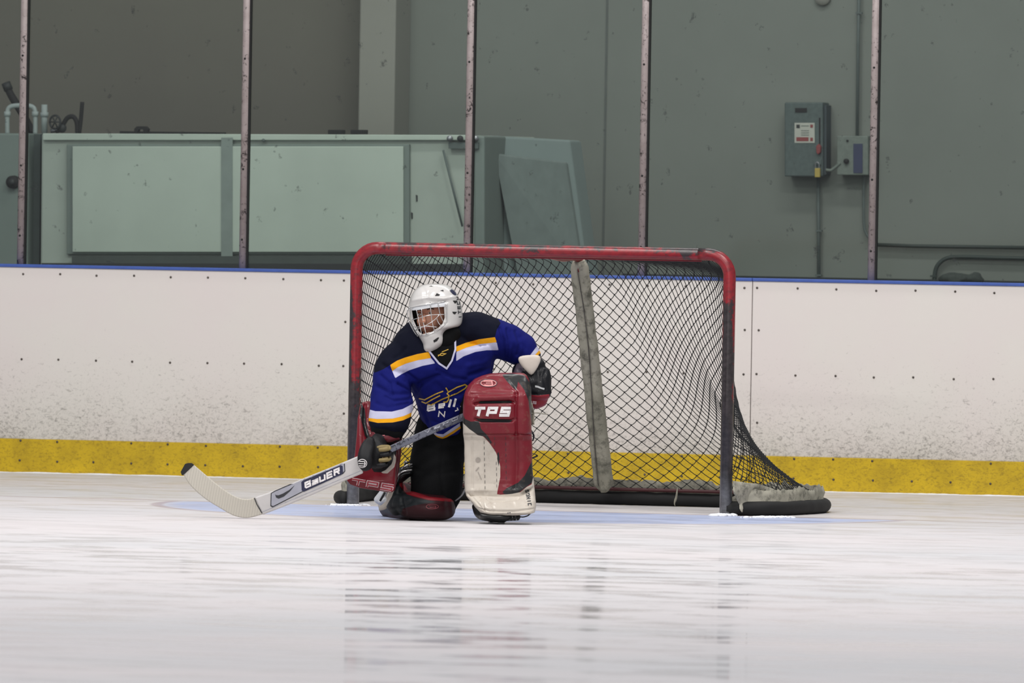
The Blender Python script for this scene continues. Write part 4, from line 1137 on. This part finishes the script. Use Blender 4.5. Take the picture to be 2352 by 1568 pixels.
for q in (([(1080, 904), (1130, 905), (1186, 903)], 2.6, .008), ([(1090, 927), (1105, 924), (1170, 921), (1180, 924)], 3.2, .014), ([(1092, 962), (1105, 966), (1175, 966), (1180, 963)], 3.2, .013),
          ([(1186, 903), (1185, 940), (1186, 996)], 3.2, .012), ([(1186, 996), (1187, 1060), (1184, 1120)], 4, .007), ([(1066, 998), (1120, 999), (1222, 997)], 2.2, .007),
          ([(1150, 862), (1170, 880), (1186, 900)], 3, .006), ([(1076, 902), (1088, 882), (1118, 866)], 3, -.004),
          ([(1112, 1010), (1114, 1080), (1116, 1128)], 1.6, .0045), ([(1140, 1060), (1141, 1120)], 1.4, .003), ([(1136, 1003), (1137, 1030)], 1.3, .004), ([(1161, 1003), (1163, 1100)], 1.5, .004),
          ([(1084, 1005), (1085, 1120)], 2.5, .004), ([(1070, 1134), (1105, 1132), (1150, 1135), (1195, 1133), (1228, 1120)], 3.5, .022),
          ([(1120, 1144), (1150, 1148), (1190, 1144)], 2.6, .014), ([(1107, 1142), (1112, 1172)], 1.6, .006), ([(1130, 1148), (1133, 1172)], 1.6, .006), ([(1153, 1148), (1156, 1174)], 1.6, .006), ([(1177, 1147), (1180, 1172)], 1.6, .006),
          ([(1090, 1165), (1125, 1173), (1180, 1174), (1230, 1167)], 2, .006), ([(1085, 1140), (1105, 1165)], 2, .004), ([(1120, 950), (1140, 952), (1160, 950)], 12, -.008),
          ([(1100, 935), (1170, 934)], 9, -.006), ([(1100, 914), (1175, 912)], 6, -.008), ([(1205, 880), (1206, 990)], 9, -.008), ([(1203, 1005), (1204, 1100)], 10, -.005),
          ([(1100, 880), (1140, 890), (1175, 893)], 5, .004), ([(1110, 895), (1150, 880)], 4, .003)): groove(padL, *q)
wrinkle(padL, .0022, 14, 4)
RD = (110, 18, 32); OFFW = (188, 180, 169); BK = (28, 30, 32)
white_area = [(1060, 967), (1075, 980), (1097, 999), (1110, 1002), (1125, 1018), (1140, 1040), (1149, 1070), (1149, 1095), (1142, 1130), (1140, 1200), (1050, 1200), (1050, 960)]
foot = [(1050, 1131), (1100, 1131), (1133, 1133), (1150, 1136), (1175, 1134), (1195, 1130), (1210, 1118), (1221, 1112), (1224, 1098), (1236, 1098), (1240, 1200), (1050, 1200)]
swirl = [(1062, 948), (1068, 962), (1082, 968), (1100, 966), (1105, 985), (1120, 1000), (1134, 1022), (1146, 1040), (1150, 1075), (1149, 1095), (1146, 1075), (1140, 1042), (1128, 1020), (1112, 1002), (1098, 999), (1078, 985), (1062, 970)]
blk_r = [(1152, 860), (1176, 857), (1205, 862), (1218, 880), (1224, 920), (1224, 990), (1219, 960), (1214, 920), (1204, 895), (1190, 876), (1186, 897), (1168, 880)]
blk_b = [(1226, 1050), (1216, 1070), (1205, 1092), (1190, 1108), (1165, 1120), (1148, 1134), (1172, 1137), (1190, 1132), (1206, 1120), (1220, 1110), (1228, 1100)]
blk_s1 = [(1098, 925), (1103, 920.5), (1172, 919.5), (1178, 923), (1172, 926), (1105, 927)]
blk_s2 = [(1092, 961), (1100, 961), (1172, 963), (1178, 966), (1170, 970), (1104, 969)]
tip = [(1136, 1134), (1150, 1118), (1165, 1120), (1148, 1136)]
paint(padL, RD, [(white_area, OFFW), (swirl, BK), (blk_r, BK), (blk_b, BK), (blk_s1, BK), (blk_s2, BK), (foot, OFFW)], .38, .12, 'pad_leather', (.12, 60), .3, (.35, (120, 100, 84)))
_bvh.pop(padL.name, None)
tps = text('TPS', (1086, 955.5), (26.5, 0), (5.5, -20.5), 6.6, adv=1.13)
decal('lettering', tps, M['white'], [padL], man, .0022, 3)
decal('round_badge', stroke(circle(1122, 879.5, 19.5, 8.6), 1.4, True), M['darkline'], [padL], man, .0022, 3)
bd = text('E', (1132, 886), (-23, 0), (2, -14), 2.8)
decal('badge_letter', stroke(circle(1122, 879.5, 17.6, 7.0), 1.6, True) + stroke([(1110, 875), (1130, 875.5), (1131, 884), (1112, 884)], 2.4) + stroke([(1116, 879.5), (1130, 879.5)], 2), simple('badge_pink', (214, 140, 140), .4), [padL], man, .003, 3)
sn = []
for k, ch in enumerate('SONIC'):
    sn += text(ch, (1206 + k * 1.5, 1125 + k * 7.6), (1.2, 6.4), (8.5, -.8), 1.9)
decal('lettering', sn, M['darkline'], [padL], man, .0022, 2)
stt = []
for x, y0, y1 in ((1112, 1012, 1124), (1140, 1060, 1122), (1136, 1003, 1030), (1161, 1003, 1100)):
    y = y0
    while y < y1: stt += stroke([(x + (y - y0) * .02, y), (x + (y - y0) * .02, y + 7)], .9); y += 13
decal('stitching', stt, M['darkline'], [padL], man, .0018, 4)
scf = [circle(1098, 1056, 6, 6, 10), [(1092, 1080), (1099, 1072), (1101, 1074), (1094, 1082)], [(1097, 1084), (1099, 1083), (1107, 1101), (1105, 1101)]]
decal('scuff', scf, simple('scuff', (150, 142, 134), .7), [padL], man, .0016, 4)
decal('stitch_slot', [[(1165, 1177), (1173, 1176), (1173, 1178), (1165, 1179)]], M['darkline'], [padL], man, .0018, 4)
# straps showing behind the pad
for pts_, mm in (([(1214, 950, -.2), (1232, 948, -.16), (1256, 951, -.13)], 'canvas'), ([(1219, 925, -.2), (1224, 950, -.18), (1224, 975, -.18)], 'canvas'), ([(1218, 985, -.2), (1226, 1000, -.17), (1224, 1012, -.2)], 'darkline'), ([(1220, 1040, -.22), (1234, 1046, -.19), (1222, 1052, -.2)], 'darkline'),
                 ([(1069, 1122, -.26), (1060, 1138, -.2), (1046, 1150, -.15)], 'steel')):
    v, f = tube3([G(*p) for p in pts_], .008 if mm == 'canvas' else .005, 8, smooth=12, flat=.35); mesh_obj('pad_strap', v, f, M[mm], man)
# --- left skate under the pad
sb = remesh('skate', [chain([(1095, 1160, -.24, 12, .05), (1104, 1178, -.30, 14, .07), (1128, 1184, -.36, 14, .08)]), chain([(1104, 1182, -.36, 8, .08), (1150, 1186, -.38, 10, .08), (1190, 1186, -.34, 9, .06)]), chain([(1125, 1192, -.37, 7, .035), (1158, 1193, -.37, 7, .035)]), chain([(1140, 1160, -.26, 28, .06), (1150, 1180, -.33, 26, .08)])], M['blackgloss'], man, .005, 3)
v, f = tube3([G(1122, 1200, -.40), G(1140, 1201.5, -.36), G(1158, 1200.5, -.30)], .0035, 6); rb = mesh_obj('runner', v, f, M['steel'], sb)
v, f = tube3([G(1185, 1184, -.42), G(1200, 1187, -.43), G(1212, 1184, -.43), G(1218, 1179, -.42)], .0028, 8, smooth=14); mesh_obj('lace', v, f, M['rubber'], man)
v, f = tube3([G(1160, 1192, -.42), G(1178, 1191, -.43), G(1195, 1187, -.43)], .004, 8, smooth=10); mesh_obj('lace', v, f, M['rubber'], man)
for x in (1168, 1176, 1184):
    v, f = tube3([G(x, 1184, -.42), G(x + 2, 1195, -.42)], .003, 6); mesh_obj('buckle', v, f, M['steel'], man)

# --- right leg pad, lying on the ice under the knee
padR = remesh('leg_pad', [
    chain([(910, 1150, .0, 20, .09), (940, 1158, -.02, 31, .12), (985, 1163, -.04, 31, .14), (1020, 1164, -.03, 30, .13), (1030, 1163, -.02, 27, .11)], expo=2.6),
    chain([(920, 1108, .02, 8, .05), (912, 1130, .02, 17, .08), (910, 1155, .03, 24, .10), (916, 1170, .02, 20, .09)]),
    merge([tube3([G(960, 1165, .0), G(930, 1160, .25), G(895, 1148, .55)], [.055, .07, .06], 20, smooth=16, flat=1.5)]),
], None, man, .005, 3)
# hollow where the knee sits
C = vco(padR); P = to_px(C + wbase(padR)); rim = [(905, 1095), (922, 1104), (935, 1124), (960, 1134), (985, 1140), (1046, 1146)]
for q in (([(925, 1118), (945, 1134), (985, 1145), (1044, 1151)], 3, -.006), ([(893, 1170), (925, 1165), (945, 1150)], 4, .008), ([(925, 1122), (922, 1150), (930, 1180)], 4, .010), ([(960, 1160), (1000, 1164), (1035, 1160)], 5, .003)): groove(padR, *q)
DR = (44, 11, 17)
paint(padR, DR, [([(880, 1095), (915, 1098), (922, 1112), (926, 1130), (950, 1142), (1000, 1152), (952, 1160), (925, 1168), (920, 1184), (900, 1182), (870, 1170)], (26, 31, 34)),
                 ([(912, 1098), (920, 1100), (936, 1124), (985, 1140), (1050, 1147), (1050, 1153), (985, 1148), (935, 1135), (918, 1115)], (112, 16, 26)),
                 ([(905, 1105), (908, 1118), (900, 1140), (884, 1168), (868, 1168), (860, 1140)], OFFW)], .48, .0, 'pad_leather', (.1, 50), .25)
decal('round_badge', stroke(circle(993, 1163, 14, 5.5), 1.2, True) + stroke([(985, 1161), (1001, 1162), (1001, 1166), (987, 1165)], 1.2), simple('dim_badge', (124, 50, 58), .4), [padR], man, .002, 3)
edge = [(907, 1115, .05), (900, 1135, .04), (888, 1158, .05), (872, 1168, .10)]
v, f = tube3([G(*p) for p in edge], [.006, .012, .018, .010], 10, smooth=20, flat=.5); mesh_obj('pad_edge', v, f, simple('edge_white', OFFW, .4), man)
# right skate, lying behind
sr = remesh('skate', [chain([(868, 1150, .42, 11, .05), (880, 1135, .40, 11, .05), (890, 1122, .38, 12, .05)]), chain([(872, 1152, .40, 8, .04), (895, 1148, .36, 9, .05)])], simple('skate_white', (206, 208, 212), .4), man, .005, 2)
v, f = tube3([G(873, 1150, .34), G(880, 1138, .33), G(884, 1130, .33)], .004, 8, flat=1.5); mesh_obj('runner_slot', v, f, M['rubber'], man)
# buckled shiny straps above the right pad
for k, (x0, y0, x1, y1, x2, y2) in enumerate(((914, 1106, 921, 1092, 943, 1086), (912, 1098, 922, 1084, 946, 1079), (915, 1090, 925, 1078, 948, 1072), (920, 1084, 930, 1070, 946, 1066), (928, 1078, 932, 1064, 944, 1060))):
    v, f = tube3([G(x0, y0, -.06), G(x1, y1, -.09), G(x2, y2, -.07)], .0052, 8, smooth=16, flat=.8); mesh_obj('buckle_strap', v, f, M['chrome'] if k % 2 else M['blackgloss'], man)
v, f = pxball(932, 1062, -.08, 4.5, 5, .012); mesh_obj('buckle', v, f, M['chrome'], man)
v, f = chain([(905, 1110, .0, 10, .05), (922, 1090, .0, 16, .06), (938, 1080, .0, 14, .06)]); mesh_obj('knee_pad', v, f, M['blackgloss'], man)

# --- blocker glove
v, f = slab([(921, 843, 868, -.02, .03), (924, 832, 880, -.03, .05), (935, 826, 893, -.04, .06), (960, 822, 918, -.05, .06), (1000, 819, 924, -.09, .06), (1045, 815, 921, -.12, .06), (1075, 808, 917, -.14, .055), (1092, 798, 914, -.15, .055), (1104, 797, 912, -.155, .055), (1112, 804, 911, -.155, .055), (1120, 826, 909, -.155, .05), (1126, 866, 906, -.155, .05), (1130, 892, 900, -.155, .03)], 150, 120, 6)
blk = mesh_obj('blocker', v, f, None, man); fixn(blk)
for q in (([(838, 930), (836, 970), (846, 1010)], 4, .008), ([(826, 960), (828, 1040)], 6, -.006), ([(850, 985), (880, 990), (920, 985)], 3, .006), ([(848, 1003), (880, 1008), (905, 1004)], 3, .005), ([(905, 1000), (912, 1050), (905, 1120)], 3, .004)): groove(blk, *q)
palmhole = [(852, 1010), (870, 1012), (905, 1014), (912, 1030), (908, 1050), (900, 1068), (884, 1084), (862, 1088), (850, 1070), (848, 1030)]
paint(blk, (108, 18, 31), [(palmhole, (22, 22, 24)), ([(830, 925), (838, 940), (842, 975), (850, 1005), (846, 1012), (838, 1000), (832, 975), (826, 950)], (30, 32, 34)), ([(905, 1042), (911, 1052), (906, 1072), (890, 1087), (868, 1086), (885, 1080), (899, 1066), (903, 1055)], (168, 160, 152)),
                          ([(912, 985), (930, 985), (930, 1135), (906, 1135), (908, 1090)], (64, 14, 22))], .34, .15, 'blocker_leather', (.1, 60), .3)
_bvh.pop(blk.name, None)
tp = text('TPS', (806, 1112), (34, 5.6), (3, -13.5), 6.2, adv=.98)
decal('lettering', tp, simple('pale_outline', (206, 190, 192), .5), [blk], man, .0018, 3)
tp = text('TPS', (806, 1112), (34, 5.6), (3, -13.5), 3.6, adv=.98)
decal('lettering', tp, M['redprint'], [blk], man, .003, 3)

cuff = remesh('glove_cuff', [chain([(893, 972, -.15, 39, .066), (889, 988, -.16, 40, .065), (886, 998, -.165, 36, .055)])], M['black'], man, .006, 3)
band = remesh('wrist_band', [chain([(858, 997, -.15, 11, .05), (890, 1003, -.165, 13, .055), (914, 1000, -.15, 12, .05)], expo=3)], simple('wrist_band_red', (96, 18, 30), .4), man, .004, 2)
decal('small_print', [[(862, 996), (884, 998), (884, 1001), (862, 999)], [(864, 1002), (882, 1004), (882, 1007), (864, 1005)]], simple('faded_print', (176, 96, 102), .5), [band], man, .002, 3)
palm = remesh('glove_palm', [chain([(880, 1002, -.17, 16, .05), (870, 1014, -.22, 20, .04), (866, 1040, -.25, 22, .03), (864, 1068, -.25, 20, .03)])], M['blackglove'], man, .004, 2)
for k, (fx, fy) in enumerate(((888, 1028), (890, 1040), (888, 1052), (882, 1064))):
    v, f = chain([(866, fy, -.26, 6, .014), (fx + 3, fy - 1, -.272, 6, .013), (fx + 6, fy + 1, -.305, 5.6, .012), (fx - 6, fy + 4, -.318, 5.2, .011), (fx - 16, fy + 5, -.312, 4.6, .010)], 26, seg=14)
    mesh_obj('glove_finger', v, f, M['tan'] if k in (0, 2) else M['blackglove'], man)
thumb = remesh('glove_thumb', [chain([(852, 1008, -.27, 9, .02), (846, 1022, -.30, 15, .025), (839, 1045, -.325, 17, .03), (839, 1064, -.33, 17, .03), (842, 1074, -.325, 13, .025)], expo=2.6)], M['blackglove'], man, .0035, 3)
decal('round_badge', stroke(circle(832, 1064, 10.5, 9.5), 1.5, True) + stroke([(825, 1059), (836, 1060)], 1.8) + stroke([(823, 1064), (838, 1065)], 1.8) + stroke([(824, 1069), (836, 1070)], 1.8) + stroke([(837, 1059), (839, 1065), (836, 1071)], 2), M['white'], [thumb], man, .0018, 2)

# --- catching glove on the knee
cg = remesh('catching_glove', [
    chain([(1228, 826, .05, 15, .045), (1230, 834, .04, 20, .055), (1233, 842, .04, 21, .055)]),
    chain([(1246, 852, .03, 17, .05), (1246, 868, .02, 21, .055), (1240, 890, .0, 27, .05), (1238, 906, -.01, 27, .045)]),
    chain([(1215, 850, .02, 22, .05), (1222, 880, .0, 26, .05)]),
    chain([(1198, 838, .04, 11, .04), (1192, 850, .02, 16, .05), (1200, 880, -.02, 22, .05)]),
    chain([(1215, 890, .0, 22, .05), (1232, 915, .02, 28, .05), (1226, 928, .02, 16, .04)]),
    chain([(1255, 895, -.01, 8, .02), (1266, 901, -.02, 3, .008)]),
], None, man, .005, 3)
groove(cg, [(1216, 903), (1236, 906), (1262, 902)], 2.5, .006); groove(cg, [(1258, 840), (1248, 865), (1255, 895)], 4, .005)
paint(cg, (13, 14, 20), [([(1205, 906), (1236, 908), (1262, 905), (1262, 920), (1235, 945), (1205, 945)], (134, 34, 46)), ([(1186, 838), (1196, 820), (1202, 850), (1190, 862), (1178, 858)], (70, 62, 74))], .5, .05, 'glove_leather', (.3, 70), .25)
wed = [(1192, 822), (1200, 818), (1222, 816.5), (1236, 817), (1240.5, 822), (1238, 834), (1229, 850), (1220, 862), (1211, 852), (1200, 842), (1193, 830)]
parts_ = []
cw = (1216, 835); wed = [(1216 + (p[0] - 1216) * 1.12, 836 + (p[1] - 836) * 1.12) for p in wed]
V_, F2 = [], []
for sc, Dz in ((1.0, .0), (1.0, -.022), (.93, -.030), (.6, -.034)):
    for p in wed:
        V_.append(G(cw[0] + (p[0] - cw[0]) * sc, cw[1] + (p[1] - cw[1]) * sc, -.03 + Dz))
n = len(wed)
for k in range(3):
    for i in range(n): F2.append((k * n + i, k * n + (i + 1) % n, (k + 1) * n + (i + 1) % n, (k + 1) * n + i))
F2.append(tuple(range(n))); F2.append(tuple(3 * n + i for i in range(n)))
we = mesh_obj('wrist_guard', V_, F2, simple('white_leather', (198, 188, 178), .45), man); fixn(we)
md = we.modifiers.new('b', 'SUBSURF'); md.levels = 1; md.render_levels = 1
_bvh.pop(cg.name, None)
decal('small_print', [[(1229, 884.5), (1236, 886), (1244, 889.5), (1251, 891), (1250, 895), (1243, 893), (1235, 890), (1229, 889)]], simple('dull_white', (176, 178, 180), .5), [cg], man, .002, 3)
decal('lettering', text('PS', (1213, 926), (10, 1), (1, -6), 1.8), simple('pale_outline2', (206, 180, 186), .5), [cg], man, .002, 2)

# ------------------------------------------------------------------ the stick
hl = at_ice(572, 1191)
HD = (hl - cam_loc).dot(FH) - REFD
def DS(x):
    return HD + (x - 572) * ((-.275 - HD) / (840 - 572)) if x < 840 else -.275 + (x - 840) * (.275 - .10) / 230 if x < 1300 else -.1
stick = thing('goalie_stick', 'white goalie stick with taped blade, held in the red blocker', 'hockey stick', hl)
def ribbon(name, up, lo, m, th=.022, n=60, bev=.005, off=0.0, D=DS):
    U = catmull([(x, y, 0) for x, y in up], n); L = catmull([(x, y, 0) for x, y in lo], n); V, F_ = [], []
    for i in range(n):
        for (p, s) in ((U[i], -1), (L[i], -1), (L[i], 1), (U[i], 1)):
            xm = (U[i][0] + L[i][0]) / 2
            V.append(G(p[0], p[1], D(xm) + off + s * th / 2))
    for i in range(n - 1):
        for k in range(4): F_.append((i * 4 + k, i * 4 + (k + 1) % 4, (i + 1) * 4 + (k + 1) % 4, (i + 1) * 4 + k))
    F_ += [(3, 2, 1, 0), tuple((n - 1) * 4 + k for k in range(4))]
    o = mesh_obj(name, V, F_, m, stick, False); fixn(o)
    if bev: bevel(o, bev, 2)
    return o
blade = ribbon('blade', [(444, 1066), (470, 1088), (500, 1113), (530, 1134), (552, 1144), (570, 1146), (586, 1142)], [(420, 1088), (438, 1115), (470, 1144), (508, 1168), (538, 1184), (568, 1189), (603, 1181)], M['tape'], .020, 70, .004)
ribbon('blade_toe', [(425, 1065), (433, 1063), (441, 1063.5), (446, 1067)], [(415, 1083), (416, 1087), (418, 1091), (422, 1090)], M['rubber'], .024, 16, .004)
paddle = ribbon('paddle', [(585, 1142), (640, 1122), (700, 1097), (760, 1073), (822, 1047)], [(603, 1182), (660, 1160), (720, 1135), (775, 1111), (835, 1086)], M['stickwhite'], .024, 40, .006)
shaft = ribbon('shaft', [(822, 1052), (850, 1043), (880, 1033), (892, 1025), (960, 994), (1064, 948), (1120, 922)], [(834, 1068), (858, 1058), (885, 1047), (898, 1040), (965, 1009), (1068, 964), (1126, 938)], M['shaft'], .020, 60, .004)
for o in (blade, paddle, shaft): parent_base[o.name] = Vector(hl)
def lineup(p, q, t): return (p[0] + (q[0] - p[0]) * t, p[1] + (q[1] - p[1]) * t)
decal('tape_end', stroke([(584, 1143), (590, 1158), (604, 1182)], 2.2), M['darkline'], [paddle, blade], stick, .002, 4)
decal('grey_panel', [[(622, 1132), (632, 1126), (690, 1101), (786, 1061), (792, 1064), (793, 1082), (788, 1088), (700, 1127), (626, 1165), (621, 1162)]], M['darkline'], [paddle], stick, .0012, 4)
decal('grey_panel', [[(624, 1133), (633, 1128), (690, 1104), (786, 1063.5), (790, 1066), (791, 1081), (787, 1086), (700, 1125), (627, 1162), (623, 1160)]], M['stickgrey'], [paddle], stick, .002, 4)
decal('name_panel', [[(692, 1107), (696, 1103), (782, 1068), (787, 1070), (788, 1085), (784, 1090), (698, 1129), (693, 1126)]], M['navy'], [paddle], stick, .0028, 4)
bx = np.array([15.7, -6.85]); by = np.array([-1.0, -14.2])
decal('lettering', text('BAUER', (700.5, 1122), bx, by, 4.0, adv=1.06), M['white'], [paddle], stick, .0036, 3)
sw = [(632, 1135), (634, 1142), (640, 1145), (652, 1140), (667, 1127), (677, 1114), (664, 1125), (650, 1133), (640, 1137), (635, 1137)]
decal('swoosh', [sw], M['darkline'], [paddle], stick, .0028, 3)
decal('edge_line', stroke([(603, 1175), (690, 1139), (790, 1097), (828, 1081)], 1.1), M['stickgrey'], [paddle], stick, .0018, 6)
decal('cross_marks', text('XXX', (902, 1027), (9, -4), (-1, -7), 1.4, adv=1.2), M['darkline'], [shaft], stick, .0018, 3)
vt = text('VAPOR', (975, 996), (18, -7.8), (-1, -7), 1.6, adv=1.15)
decal('lettering', vt, simple('pale_shaft_print', (150, 152, 164), .4), [shaft], stick, .0018, 3)
